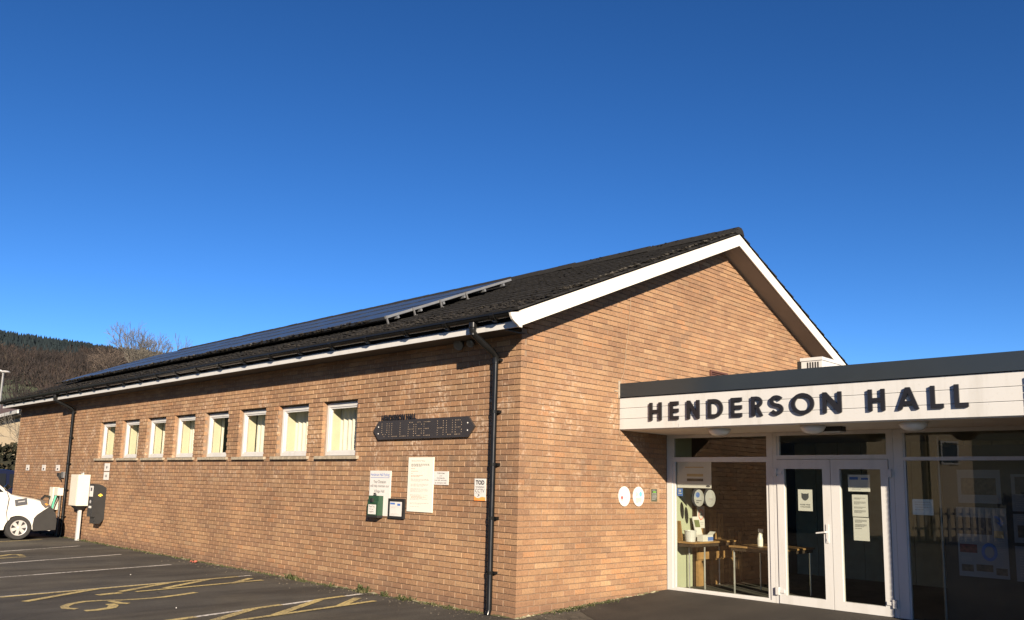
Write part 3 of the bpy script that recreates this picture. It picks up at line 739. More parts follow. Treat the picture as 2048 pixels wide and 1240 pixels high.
# ------------------------------------------------------------------ solar array
sa = thing('solar_array', 'blue framed solar panels mounted in rows on the hall roof slope', 'solar panels', (2.0, 11.6, 4.7))
pm = None; PX0, PY0 = 0.47, 3.50; PWY, PHU = 1.60, 1.04
def pan(u, y, t): # u along the slope from the lower edge
    x = PX0+u*CA-t*SA; return Vector((x, y, Z0+PT*PX0+u*SA+t*CA))
for r in range(3):
    for c in range(10):
        if pm is None:
            mb = MB(); L, H, T = PWY-0.02, PHU-0.02, 0.045
            fr = lambda u, v, w: (v*CA-w*SA, u, v*SA+w*CA)
            e = 0.03
            for (u0, u1, v0, v1) in ((0, L, 0, e), (0, L, H-e, H), (0, e, e, H-e), (L-e, L, e, H-e)): mb.obox(fr, u0, u1, v0, v1, 0, T, 0)
            n = 8
            mb.obox(fr, e, L-e, e, H-e, 0.01, T-0.006, 1)
            pm = mb.mesh('solar_panel', [M_PFRAME, M_SOLAR])
        o = bpy.data.objects.new('solar_panel', pm); link(o, sa, pan(r*(PHU+0.018), PY0+c*(PWY+0.012), 0.12))
for u in (0.26, 0.78, 1.32, 1.84, 2.38, 2.90):
    b = MB(); fr = lambda U, v, w: tuple(pan(u+v, PY0+U, w))
    b.obox(fr, -0.03, 16.2, -0.02, 0.02, 0.075, 0.118); rl = b.build('rail', M_ALU, sa)
for u in (0.02, 0.62, 1.25, 1.9):
    b = MB(); fr = lambda U, v, w: tuple(pan(u+v, PY0+U, w))
    b.obox(fr, -0.03, 0.0, -0.015, 0.02, 0.13, 0.172); b.obox(fr, -0.035, -0.012, -0.012, 0.012, 0.035, 0.13); b.obox(fr, -0.06, -0.012, -0.018, 0.018, 0.03, 0.042)
    b.build('clamp', M_GALV, sa)
b = MB(); fr = lambda U, v, w: tuple(pan(v, PY0+U, w)); b.obox(fr, -0.006, -0.001, 0.0, 3.155, 0.125, 0.166); b.build('edge_trim', M_ALU, sa)
b = MB()
for _ in range(700):     # moss and leaves caught along the lower edge
    p = pan(random.uniform(-0.06, 0.02), PY0+random.uniform(0.3, 16), random.uniform(0.12, 0.165)); s = random.uniform(0.01, 0.03)
    b.blob(p, s, s*1.8, s*0.9, 0, random.uniform(0.2, 1)**1.3)
b.build('caught_leaves', M_MOSS, sa, kind='stuff')

# ------------------------------------------------------------------ entrance porch
porch = thing('entrance_porch', 'flat roofed entrance block with white fascia boards and glazed front', 'building', (5, -3, 0))
CX = 2.084; FXX = 3.28; FLZ = 0.07
b = MB(); b.box(CX+0.02, 9.0, -9, -0.002, 2.90, 3.04); b.build('flat_roof', M_GREYTRIM, porch)
b = MB(); b.box(CX-0.02, CX+0.05, -5.35, -0.003, 2.868, 3.07); b.box(CX-0.026, CX-0.02, -5.35, -0.003, 2.868, 2.882); b.build('roof_trim', M_GREYTRIM, porch)
for i in range(3):
    z0 = 2.405+i*0.1525
    b = MB(); b.prism([(0, 0.003), (0, 0.142), (-0.004, 0.1495), (-0.012, 0.1495), (-0.012, 0.1525), (-0.03, 0.1525), (-0.03, 0.0)], lambda u, v, w: (CX-u*1.0, -0.004-w, z0+v), 0, 5.15)
    b.build('fascia_board', M_WHITE, porch)
b = MB(); b.box(CX-0.004, CX+0.004, -1.0, -0.996, 2.40, 2.46); b.build('board_joint', M_INKG, porch)
b = MB(); b.box(CX+0.03, FXX+0.2, -5.1, -0.003, 2.395, 2.425); b.build('porch_soffit', mat('porch_soffit_paint', (0.60, 0.55, 0.47), 0.6, var=0.05), porch)
b = MB(); b.box(1.992, 9, -9, -5.272, -0.1, 2.865); b.build('side_wall', M_MORTAR, porch)
b = MB()
for row in range(38):
    z = 0.075*row; o_ = 0.0 if row % 2 else 0.1125
    y = -5.26-o_
    while y > -9: b.box(1.98, 2.04, max(y-0.215, -9), y, z+0.005, z+0.07, 0, random.random(), '+x'); y -= 0.225
    x = 1.98 if o_ else 2.0925
    while x < 3.2: b.box(x, min(x+0.215, 3.27), -5.32, -5.26, z+0.005, z+0.07, 0, random.random(), '-y'); x += 0.225
b.build('brickwork', M_BRICK_S, porch, kind='stuff')
b = MB(); b.box(9.0, 9.1, -5.12, 0, -0.1, 2.9); b.build('rear_wall', M_DARKINT, porch)
b = MB(); b.box(FXX, 9.0, -5.11, -0.01, FLZ-0.1, FLZ); b.build('porch_floor', mat('dark_floor', (0.04, 0.035, 0.03), 0.35), porch)
b = MB(); b.box(FXX+0.21, 9, -5.1, -0.01, 2.5, 2.52); b.build('ceiling', M_INT, porch)
# frames: (y from the gable, measured along the facade as u = -y)
fr = FX(FXX, 0.0, 0.0); T = 0.07
def frame_part(name, rects, t0=-T, t1=0.0, mt=M_WHITE, parent=porch):
    b = MB()
    for q in rects: b.obox(fr, q[0], q[1], q[2], q[3], t0 if len(q) < 6 else q[4], t1 if len(q) < 6 else q[5])
    return b.build(name, mt, parent)
def pane(parent, u0, u1, v0, v1, d=-0.035):
    b = MB(); b.quad([fr(u0, v0, d), fr(u1, v0, d), fr(u1, v1, d), fr(u0, v1, d)]); return b.build('pane', M_GLASS, parent)
zt = 2.394
lw = frame_part('window', [(0.005, 0.10, 0.06, zt), (0.10, 1.68, 2.345, zt), (0.10, 1.68, 2.0, 2.055), (0.10, 1.68, 0.06, 0.115), (1.68, 1.745, 0.06, zt),
                           (0.10, 0.145, 0.115, 2.0, -0.06, -0.012), (1.635, 1.68, 0.115, 2.0, -0.06, -0.012), (0.145, 1.635, 0.115, 0.135, -0.06, -0.012), (0.145, 1.635, 1.985, 2.0, -0.06, -0.012), (0.10, 0.125, 2.055, 2.345, -0.06, -0.012), (1.645, 1.68, 2.055, 2.345, -0.06, -0.012)])
pane(lw, 0.12, 1.66, 2.05, 2.35); pane(lw, 0.14, 1.64, 0.13, 1.99)
dfm = frame_part('door_frame', [(1.748, 1.80, 0.06, zt), (1.80, 3.30, 2.345, zt), (1.80, 3.30, 2.02, 2.075), (3.30, 3.36, 0.06, zt), (1.80, 1.835, 2.075, 2.345, -0.06, -0.01), (3.275, 3.30, 2.075, 2.345, -0.06, -0.01), (1.80, 3.30, 0.06, 0.085, -0.09, 0.03)])
pane(dfm, 1.82, 3.29, 2.06, 2.36)
for (u0, u1, p0, p1, lab) in ((1.806, 2.553, 1.905, 2.445, 'left white glazed door leaf with a lever handle'), (2.559, 3.294, 2.675, 3.20, 'right white glazed door leaf with paper notices')):
    dl = frame_part('door', [(u0, p0, 0.09, 2.014), (p1, u1, 0.09, 2.014), (p0, p1, 0.09, 0.205), (p0, p1, 1.89, 2.014)], -0.058, 0.012)
    dl['label'] = lab
    pane(dl, p0-0.01, p1+0.01, 0.2, 1.9, -0.022)
    hy = u0-0.045 if u0 < 2 else u1-0.0
    for z in (0.25, 1.84):
        b = MB(); b.obox(fr, hy, hy+0.045, z-0.05, z+0.05, 0.004, 0.04); b.obox(fr, (u0 if u0 < 2 else u1-0.075), (u0+0.075 if u0 < 2 else u1), z-0.022, z+0.022, 0.012, 0.026)
        b.build('hinge', M_WHITE, dl)
    if u0 < 2:
        b = MB(); b.obox(fr, 2.478, 2.513, 0.93, 1.17, 0.012, 0.024)
        b.tube([fr(2.495, 1.07, 0.02), fr(2.495, 1.07, 0.065), fr(2.485, 1.068, 0.07), fr(2.365, 1.05, 0.068)], 0.011, 8); b.obox(fr, 2.486, 2.504, 0.955, 0.985, 0.024, 0.03)
        b.build('handle', M_WHITE, dl)
rw = frame_part('window', [(3.363, 3.48, 0.06, zt), (3.48, 5.05, 2.345, zt), (3.48, 5.05, 2.0, 2.045), (3.48, 5.05, 0.03, 0.085), (5.05, 5.11, 0.03, zt), (3.48, 3.50, 0.085, 2.0, -0.06, -0.012), (3.48, 3.50, 2.045, 2.345, -0.06, -0.012)])
pane(rw, 3.49, 5.06, 2.04, 2.35); pane(rw, 3.49, 5.06, 0.08, 2.01)
# ------------------------------------------------------------------ raised letters
LT = [('H', .579, .778), ('E', .915, 1.051), ('N', 1.184, 1.376), ('D', 1.504, 1.724), ('E', 1.84, 1.996), ('R', 2.127, 2.284), ('S', 2.378, 2.555), ('O', 2.658, 2.947), ('N', 3.051, 3.278),
      ('H', 3.582, 3.77), ('A', 3.901, 4.132), ('L', 4.25, 4.381), ('L', 4.489, 4.624)]
def arc(cx, cy, rx, ry, a0, a1, n): return [(cx+rx*math.cos(R(a0+(a1-a0)*i/n)), cy+ry*math.sin(R(a0+(a1-a0)*i/n))) for i in range(n+1)]
def glyph(ch, w, h, s):
    H2 = h/2; t = s/2
    if ch == 'H': return [[(0,0),(s,0),(s,H2-t),(w-s,H2-t),(w-s,0),(w,0),(w,h),(w-s,h),(w-s,H2+t),(s,H2+t),(s,h),(0,h)]]
    if ch == 'E': return [[(0,0),(w,0),(w,s),(s,s),(s,H2-t),(w,H2-t),(w,H2+t),(s,H2+t),(s,h-s),(w,h-s),(w,h),(0,h)]]
    if ch == 'L': return [[(0,0),(w,0),(w,s),(s,s),(s,h),(0,h)]]
    if ch == 'N': return [[(0,0),(s,0),(s,h*0.62),(w-s,0),(w,0),(w,h),(w-s,h),(w-s,h*0.38),(s,h),(0,h)]]
    if ch == 'A': return [[(0,0),(s*1.05,0),(s*1.05+.022,h*0.2),(w-s*1.05-.022,h*0.2),(w-s*1.05,0),(w,0),(w/2+s*.55,h),(w/2-s*.55,h)], [(w/2-.038,h*0.38),(w/2+.038,h*0.38),(w/2,h*0.73)]]
    if ch == 'D':
        k = w*0.45
        return [[(0,0)]+[(k,0)]+arc(k, H2, w-k, H2, -88, 88, 14)+[(k,h),(0,h)], [(s,s)]+arc(k, H2, w-k-s, H2-s, -88, 88, 12)+[(s,h-s)]]
    if ch == 'O': return [arc(w/2, H2, w/2, H2+.008, 0, 350, 35), arc(w/2, H2, w/2-s, H2-s+.008, 0, 345, 23)]
    if ch == 'R':
        m = h*0.42; cy = (m+h)/2; ry = (h-m)/2; k = w*0.45
        return [[(0,0),(s,0),(s,m),(s+.012,m),(w-s*1.15,0),(w,0),(w*0.62,m+.012)]+arc(k, cy, w-k-.006, ry, -55, 88, 12)+[(0,h)], [(s,m+s*.8)]+arc(k, cy, w-k-s, ry-s*.85, -88, 88, 8)+[(s,h-s*.9)]]
    if ch == 'S':
        o = s*0.92; r1 = (h+o)/4; cxx = w/2; rx = w/2
        top = arc(cxx, h-r1, rx, r1, 28, 270, 16); bot = arc(cxx, r1, rx, r1, 90, -152, 16)
        mid = [p for p in arc(cxx, h-r1, rx-t, r1-t, 25, 262, 16)]+[p for p in arc(cxx, r1, rx-t, r1-t, 82, -155, 16)]
        L_, R_ = [], []
        for i, p in enumerate(mid):
            a = Vector(mid[max(i-1, 0)]); c = Vector(mid[min(i+1, len(mid)-1)]); d = (c-a).normalized(); nn = Vector((-d.y, d.x))
            L_.append((p[0]+nn.x*t, p[1]+nn.y*t)); R_.append((p[0]-nn.x*t, p[1]-nn.y*t))
        return [L_+list(reversed(R_))]
def extrude_outline(loops, frm, w0, w1, name, mt, parent, bevel=0.0):
    c = bpy.data.curves.new('o', 'CURVE'); c.dimensions = '2D'; c.fill_mode = 'BOTH'; c.extrude = (w1-w0)/2
    for lp in loops:
        s = c.splines.new('POLY'); s.points.add(len(lp)-1); s.use_cyclic_u = True
        for p, q in zip(s.points, lp): p.co = (q[0], q[1], 0, 1)
    o = bpy.data.objects.new('o', c); COL.objects.link(o); me = bpy.data.meshes.new_from_object(o)
    b = MB(); b.v = [tuple(frm(v.co.x, v.co.y, v.co.z+(w0+w1)/2)) for v in me.vertices]
    for p in me.polygons: b.face(list(p.vertices))
    bpy.data.objects.remove(o); bpy.data.curves.remove(c); bpy.data.meshes.remove(me)
    return b.build(name, mt, parent)
hs_ = thing('hall_name_letters', 'raised black letters HENDERSON HALL on the white porch fascia', 'sign', (CX-0.05, -2.6, 2.5))
for ch, a, c in LT:
    sh = 0.045-0.02*(a/4.6)
    e = extrude_outline(glyph(ch, c-a, 0.246, 0.046), FX(CX-0.004, -a+sh, 2.516), 0.004, 0.028, 'letter', M_LETTER, hs_)
# lamps under the porch soffit
for y, nm in ((-1.44, 'nearest the gable wall'), (-2.74, 'in the middle, next to the black box'), (-3.92, 'farthest from the gable wall')):
    t = thing('ceiling_lamp', 'round opal glass lamp under the porch soffit, '+nm, 'lamp', (2.38, y, 2.31), 'round lamps under the porch soffit')
    b = MB(); b.lathe([(0.15, 0.0), (0.155, -0.02), (0.15, -0.03)], lambda u, v, w: (2.38+u, y+v, 2.394+w), 20); b.build('lamp_base', M_WHITE, t)
    b = MB(); b.lathe([(0.145, -0.031), (0.135, -0.055), (0.10, -0.082), (0.05, -0.098), (0.004, -0.102)], lambda u, v, w: (2.38+u, y+v, 2.394+w), 20); smooth_by_angle(b.build('lamp_shade', M_OPAL, t), 60)
t = thing('emergency_light', 'slim dark bulkhead light beside the middle lamp under the porch', 'lamp', (2.62, -2.86, 2.33))
b = MB(); b.box(2.56, 2.70, -3.02, -2.78, 2.335, 2.394); b.build('casing', M_BLACKM, t); b = MB(); b.box(2.575, 2.685, -3.0, -2.8, 2.318, 2.335); b.build('diffuser', M_LAMPG, t)
# outdoor unit on the flat roof
t = thing('rooftop_unit', 'white slatted box unit standing on the flat porch roof below the gable', 'air unit', (6.3, -1.2, 3.04))
b = MB(); b.box(6.0, 6.75, -1.28, -0.92, 3.06, 3.85); b.box(5.985, 6.765, -1.295, -0.905, 3.80, 3.855); b.build('casing', M_WHITE, t)
b = MB()
for k in range(5): b.box(5.994, 6.0, -1.225+k*0.045, -1.205+k*0.045, 3.2, 3.775)
b.build('vent_slots', M_BLACKM, t)

# ------------------------------------------------------------------ inside the porch, seen through the glass
t = thing('wall_panel', 'pale green painted board on the inner wall beside the left porch window', 'panel', (3.6, -0.02, 0.1))
b = MB(); b.box(3.36, 3.93, -0.035, -0.012, FLZ, 2.45); b.build('board', M_PALEGREEN, t)
b = MB(); b.box(3.93, 9.0, -0.03, -0.012, FLZ, 2.49); b.build('inner_wall', M_DWOOD, porch)
t = thing('pine_rack', 'upright pine slats leaning on the dark wall behind the folding table', 'rack', (4.6, -0.1, FLZ))
for x, w, z1 in ((4.0, 0.14, 1.28), (4.40, 0.15, 1.25), (4.66, 0.10, 1.2), (5.0, 0.09, 0.95), (5.3, 0.05, 0.9)):
    b = MB(); b.box(x, x+w, -0.10, -0.05, FLZ, z1); b.build('slat', M_WOOD, t)
b = MB(); b.box(3.95, 5.2, -0.13, -0.101, 0.5, 0.62); b.build('rail', M_WOOD, t)
t = thing('inner_wall', 'far dark wood wall inside the porch', 'wall', (7.5, -2.5, FLZ))
for k in range(12):
    b = MB(); b.box(7.5, 7.53, -5.05+k*0.42, -5.05+k*0.42+0.41, FLZ, 2.49); b.build('board', mat('grey_green_wall', (0.36, 0.38, 0.30), 0.8), t)
def table(x0, x1, y0, y1, z, lab):
    t = thing('folding_table', lab, 'table', ((x0+x1)/2, (y0+y1)/2, FLZ), 'folding tables inside the porch')
    b = MB(); b.box(x0, x1, y0, y1, z-0.025, z); b.build('tabletop', M_WOOD, t)
    b = MB(); b.box(x0+0.02, x1-0.02, y0+0.02, y1-0.02, z-0.075, z-0.026); b.build('apron', M_DWOOD, t)
    for x in ((x0+0.36 if x0 < 3.5 else x0+0.06), x1-0.06):
        for y in (y0+0.05, y1-0.05):
            b = MB(); b.tube([(x, y, FLZ), (x, y, z-0.03)], 0.013, 8); b.build('leg', M_STEEL, t)
table(3.36, 4.66, -0.43, -0.06, 0.80, 'wooden folding table loaded with leaflets behind the left porch window')
table(3.60, 4.5, -1.75, -0.86, 0.78, 'wooden folding table holding the spray bottle behind the left porch window')
t = thing('white_tub', 'round white plastic tub on the leaflet table', 'tub', (3.50, -0.27, 0.80))
b = MB(); b.lathe([(0.075, 0), (0.09, 0.15), (0.097, 0.15), (0.097, 0.165), (0.085, 0.165), (0.07, 0.01)], lambda u, v, w: (3.50+u, -0.27+v, 0.80+w), 20); b.build('body', M_WHITE, t)
t = thing('tissue_box', 'blue and white carton with open flaps on the leaflet table', 'box', (4.1, -0.34, 0.80))
b = MB(); b.box(3.66, 3.95, -0.39, -0.29, 0.801, 0.895); b.build('carton', M_SIGNW, t)
b = MB(); b.box(3.80, 3.95, -0.393, -0.39, 0.81, 0.865); b.build('print', M_INKB, t)
b = MB(); b.quad([(3.95, -.39, .895), (4.03, -.39, .94), (4.03, -.29, .94), (3.95, -.29, .895)]); b.build('flap', M_SIGNW, t)
t = thing('leaflet_stand', 'pale leaflet holder leaning at the back of the table', 'leaflets', (3.95, -0.12, 0.80))
b = MB(); b.obox(lambda u, v, w: (3.81+u, -0.19-w+v*0.25, 0.80+v), 0, 0.17, 0, 0.36, 0, 0.02); b.build('leaflet', M_SIGNW, t)
b = MB(); b.obox(lambda u, v, w: (3.81+u, -0.211-w+v*0.25, 0.80+v), 0.01, 0.15, 0.2, 0.31, 0, 0.003); b.build('cover_picture', mat('leaflet_green', (0.12, 0.14, 0.06)), t)
t = thing('picture_frame', 'wooden frame propped at the left end of the table', 'frame', (3.45, -0.1, 0.80))
b = MB(); b.obox(lambda u, v, w: (3.47-v*0.22+w, -0.05-u, 0.801+v), 0, 0.10, 0, 0.30, 0, 0.025); b.build('frame', M_WOOD, t)
t = thing('spray_bottle', 'clear spray bottle with white trigger on the second table', 'bottle', (3.9, -1.2, 0.78))
bx, byy = 3.90, -1.20
b = MB(); b.lathe([(0.04, 0), (0.042, 0.10), (0.03, 0.16), (0.014, 0.20)], lambda u, v, w: (bx+u, byy+v, 0.78+w), 14); b.build('bottle', M_LAMPG, t)
b = MB(); b.box(bx-0.012, bx+0.012, byy-0.05, byy+0.02, 0.98, 1.03); b.box(bx-0.008, bx+0.008, byy-0.035, byy-0.02, 0.93, 0.98); b.build('trigger', M_WHITE, t)
t = thing('no_smoking_notice', 'paper no smoking notice with red ring pinned to the pine rack', 'notice', (4.06, -0.036, 1.0)); fr2 = FY(-0.106, 3.96, 0.98)
b = MB(); b.obox(fr2, 0, 0.21, 0, 0.34, 0, 0.004); b.build('sheet', M_SIGNW, t)
disc(t, fr2, .105, .21, .075, .085, 0.004, M_INKR); disc(t, fr2, .105, .21, .058, .066, 0.005, M_SIGNW); patch(t, fr2, .055, .155, .195, .212, 0.0065, M_INK, 'cigarette'); print_lines(t, fr2, .03, .08, .004, 3, .15, .025, .01, M_INKG)
# paper notices stuck inside the glass
def sheet(name, label, u0, u1, v0, v1, mt=M_SIGNW, d=-0.04, cat='notice', group=None, fz=None):
    f = fz or (lambda u, v, w: fr(u0+u, v0+v, d+w)); t = thing(name, label, cat, f(0, 0, 0), group)
    b = MB(); b.obox(f, 0, u1-u0, 0, v1-v0, -0.002, 0.0); b.build('sheet', mt, t); return t, f
DD = 0.004   # papers lie just behind the panes
pd = -0.035-DD
t, f = sheet('window_poster', 'wide white poster with brown panel at the top of the left porch window', 0.165, 0.75, 1.60, 1.985, d=pd)
patch(t, f, .17, .45, .10, .14, 0, M_DWOOD); patch(t, f, .17, .45, .17, .21, 0, mat('tan_print', (0.42, 0.3, 0.14))); disc(t, f, .53, .03, .035, .016, 0, M_INK); patch(t, f, .14, .46, .30, .315, 0, MATS['tan_print'])
t, f = sheet('blue_sticker', 'small blue sticker in the corner of the left porch window', 0.162, 0.26, 1.475, 1.59, M_INKB, d=pd, cat='sticker')
patch(t, f, .03, .045, .06, .095, 0, M_SIGNW); patch(t, f, .052, .067, .06, .095, 0, M_SIGNW); patch(t, f, .02, .08, .035, .045, 0, M_SIGNW)
for (u, lab, blue) in ((0.54, 'oval window sticker with a blue badge beside the plain oval one', 1), (0.73, 'oval window sticker with faint print, nearer the door', 0)):
    t = thing('oval_sticker', lab, 'sticker', fr(u, 1.33, pd), 'oval stickers in the porch window')
    disc(t, fr, u, 1.455, .085, .125, pd, mat('grey_sticker', (0.36, 0.36, 0.34)), 'face', 0)
    if blue: disc(t, fr, u-.02, 1.50, .035, .04, pd, M_INKB, 'badge'); print_lines(t, fr, u-.045, 1.41, pd, 2, .09, .03, .012, M_INK)
    else: print_lines(t, fr, u-.04, 1.44, pd, 2, .08, .03, .008, M_INKG); patch(t, fr, u+.02, u+.05, 1.42, 1.46, pd, M_INKG)
pd2 = -0.022-DD
t, f = sheet('mask_notice', 'white sheet with black mask picture on the left door leaf', 2.085, 2.285, 1.33, 1.615, d=pd2)
b = MB(); b.quad([f(x, y, 0.002) for x, y in ((.05, .24), (.07, .23), (.13, .23), (.15, .24), (.15, .18), (.13, .15), (.1, .135), (.07, .15), (.05, .18))]); b.build('mask_picture', M_INK, t)
lettering(t, 'PLEASE WEAR', f, .03, .075, 0, M_INK, .14, .018); lettering(t, 'A FACE MASK', f, .03, .045, 0, M_INK, .14, .018)
t, f = sheet('door_notice', 'landscape notice at the top of the right door leaf', 2.77, 3.05, 1.605, 1.82, d=pd2, group='paper notices on the right door leaf')
patch(t, f, .02, .13, .15, .185, 0, M_INKB); patch(t, f, .17, .26, .15, .175, 0, M_INKB); print_lines(t, f, .05, .045, 0, 2, .18, .02, .008, M_INKG)
t, f = sheet('door_notice', 'middle closely printed sheet on the right door leaf', 2.815, 3.015, 1.285, 1.565, d=pd2, group='paper notices on the right door leaf')
for k, (v, n) in enumerate(((.235, 2), (.185, 3), (.12, 2), (.075, 3))): print_lines(t, f, .025, v, 0, n, .15, .013, .005, M_INK)
t, f = sheet('door_notice', 'lowest sheet on the right door leaf, printed only at its top', 2.82, 3.02, 0.985, 1.275, d=pd2, group='paper notices on the right door leaf')
for v, n in ((.255, 3), (.2, 3), (.15, 1)): print_lines(t, f, .025, v, 0, n, .15, .013, .005, M_INK)
# display screen behind the right window
dx = 3.62
fd = FX(dx, 0, 0)
t = thing('display_screen', 'dark framed display boards covered with posters behind the right window', 'display board', (dx, -4.4, FLZ))
b = MB(); b.obox(fd, 3.80, 5.08, FLZ, 2.2, -0.05, -0.012); b.build('board', M_DWOOD, t)
b = MB(); b.tube([fd(3.78, FLZ, 0), fd(3.78, 2.3, 0)], 0.018, 8); b.build('post', M_GALV, t)
M_POSTER = mat('shade_greyed_poster_paper', (0.22, 0.23, 0.25), 0.8, var=0.04)  # white paper greyed, the shade behind the window is in its colour
def dposter(name, label, u0, u1, v0, v1, group='posters pinned on the display boards'):
    return sheet(name, label, u0, u1, v0, v1, M_POSTER, fz=lambda u, v, w: fd(u0+u, v0+v, -0.008+w), group=group, cat='poster')
t, f = dposter('poster', 'large white poster with a blue ring and arrows on the display board', 3.95, 4.49, 0.63, 1.45)
mph = mat('dark_photo_print', (0.05, 0.045, 0.05), var=0.6, scale=25); mph2 = mat('red_photo_print', (0.14, 0.03, 0.03), var=0.7, scale=30); mph3 = mat('brown_photo_print', (0.10, 0.075, 0.05), var=0.6, scale=25)
patch(t, f, .0, .38, .50, .70, 0, mph); patch(t, f, .02, .21, .28, .38, 0, mph2); patch(t, f, .03, .16, .06, .14, 0, mph3); patch(t, f, .19, .37, .07, .15, 0, mph3); patch(t, f, .40, .52, .04, .12, 0, mph3); patch(t, f, .40, .50, .47, .55, 0, MATS['tan_print'])
extrude_outline([arc(.34, .30, .085, .105, 0, 350, 30), arc(.34, .30, .052, .068, 0, 345, 22)], f, 0.001, 0.003, 'ring', M_INKB, t)
extrude_outline([arc(.42, .64, .07, .09, 100, 10, 10)+[(.515, .655), (.475, .60), (.435, .655)]+arc(.42, .64, .045, .06, 10, 100, 8)], f, 0.001, 0.003, 'arrow', M_INKB, t)
print_lines(t, f, .03, .44, 0, 4, .2, .018, .006, M_INKG); print_lines(t, f, .41, .44, 0, 8, .1, .02, .006, M_INKG); print_lines(t, f, .03, .22, 0, 4, .12, .016, .006, M_INKG)
t, f = dposter('poster', 'poster at the upper right of the display board', 4.56, 4.9, 1.42, 1.85); patch(t, f, .04, .3, .2, .4, 0, mph); print_lines(t, f, .04, .15, 0, 5, .25, .025, .008, M_INKG)
t, f = dposter('poster', 'poster right of the one with the blue ring', 4.56, 4.9, 1.06, 1.39); patch(t, f, .04, .3, .06, .2, 0, mph3); print_lines(t, f, .04, .3, 0, 3, .25, .025, .008, M_INKG)
t, f = dposter('poster', 'poster at the lower right of the display board', 4.56, 4.9, 0.62, 1.02); print_lines(t, f, .04, .33, 0, 10, .25, .03, .008, M_INKG)
t, f = dposter('poster', 'poster at the upper left of the display board', 3.98, 4.45, 1.5, 1.9); patch(t, f, .04, .42, .1, .3, 0, mph3)
t, f = sheet('window_note', 'small pale blank note stuck low inside the right window', 3.55, 3.79, 1.34, 1.53, mat('pale_blue_paper', (0.55, 0.62, 0.66)), d=pd)
print_lines(t, f, .03, .15, 0, 4, .18, .03, .006, M_INKG)

# ------------------------------------------------------------------ signs on the long wall
def board(name, label, y0, z1, w, h, mt, cat='sign', th=0.012, group=None, gap=0.004):
    f = FX(-gap, y0, z1-h); t = thing(name, label, cat, f(w/2, 0, 0), group)
    b = MB(); b.obox(f, 0, w, 0, h, 0, th); b.build('board', mt, t)
    return t, (lambda u, v, w_=0: f(u, v, th+w_)), h
# hexagon-ended village hub board
fh = FX(-0.012, 3.04, 2.195); VW, VH, VP = 2.24, 0.28, 0.13
t = thing('village_hub_sign', 'dark pointed wooden plate pegged VILLAGE HUB on the long wall', 'sign', fh(VW/2, 0, 0))
b = MB(); b.prism([(0, VH/2), (VP, 0), (VW-VP, 0), (VW, VH/2), (VW-VP, VH), (VP, VH)], fh, 0, 0.03); b.build('plate', M_ANTH, t)
DOT = {'V': ['10001','10001','10001','10001','10001','01010','00100'], 'I': ['1','1','1','1','1','1','1'], 'L': ['10000','10000','10000','10000','10000','10000','11111'], 'A': ['01110','10001','10001','11111','10001','10001','10001'],
       'G': ['01110','10001','10000','10111','10001','10001','01110'], 'E': ['11111','10000','10000','11110','10000','10000','11111'], 'H': ['10001','10001','10001','11111','10001','10001','10001'], 'U': ['10001','10001','10001','10001','10001','10001','01110'], 'B': ['11110','10001','10001','11110','10001','10001','11110']}
px = 0.22
starts = {0: .215, 1: .395, 2: .455, 3: .655, 4: .845, 5: 1.02, 6: 1.20, 7: 1.49, 8: 1.68, 9: 1.865}
for ch, u in zip('VILLAGEHUB', [starts[i] for i in range(10)]):
    b = MB()
    for r_, row in enumerate(DOT[ch]):
        for c_, v in enumerate(row):
            if v == '1':
                cu, cv = u+c_*0.031, 0.235-r_*0.032; k = 6; rr = random.uniform(0.0052, 0.0072)
                b.quad([fh(cu+rr*math.cos(6.283*i/k), cv+rr*math.sin(6.283*i/k), 0.032) for i in range(k)])
    b.build('dotted_letter', M_PEG, t)
for u in (0.13, VW-0.13):
    for v in (0.09, 0.19):
        b = MB(); b.lathe([(0.010, 0.03), (0.009, 0.036), (0.003, 0.038)], lambda a, c, w: fh(u+a, v+c, w), 10); b.build('screw', M_SIGNW, t)
t2 = thing('small_name_letters', 'small black letters HENDERSON HALL along the top of the village hub plate', 'sign', (-0.03, 2.45, 2.477))
lettering(t2, 'HENDERSON HALL', fh, 0.185, 0.283, 0.022, M_LETTER, 0.81, 0.085, 'lettering', bold=0.012, depth=0.012)
# parking donation board
t, f, h = board('parking_board', 'tall white HENDERSON HALL PARKING donation board behind the green box', 3.10, 1.735, 0.51, 0.66, M_SIGNW)
lettering(t, 'Henderson Hall Parking', f, .02, .565, 0, M_INKB, .46, .062); patch(t, f, .02, .48, .555, .560, 0, M_INKB, 'underline')
lettering(t, 'Your Donation', f, .10, .475, 0, M_INK, .30, .045); lettering(t, 'will help maintain our', f, .02, .405, 0, M_INK, .46, .05); lettering(t, 'Village Hall', f, .12, .325, 0, M_INK, .25, .055)
# green donation box
t = thing('donation_box', 'green steel donation box with white THANK YOU label on the long wall', 'donation box', (-0.07, 2.87, 1.05))
b = MB(); b.prism([(0.0, 0.0), (0.0, 0.315), (0.085, 0.315), (0.085, 0.24), (0.10, 0.21), (0.10, 0.0)], lambda u, v, w: (-0.017-u, 2.995-w, 1.05+v), 0, 0.25); b.build('body', M_GREENB, t)
b = MB(); b.obox(lambda u, v, w: (-0.017-w, 2.995-u, 1.05+v), -0.002, 0.252, -0.002, 0.03, 0.0, 0.103); b.build('base', M_BLACKM, t)
f = lambda u, v, w=0: (-0.1195-w, 2.995-u, 1.05+v)
b = MB(); b.obox(f, .03, .215, .045, .185, -.001, 0.002); b.build('label', M_SIGNW, t)
lettering(t, 'Thank You', f, .045, .145, 0.002, M_INK, .145, .025); lettering(t, 'for your', f, .065, .105, 0.002, M_INK, .10, .025); lettering(t, 'support', f, .06, .065, 0.002, M_INK, .11, .027)
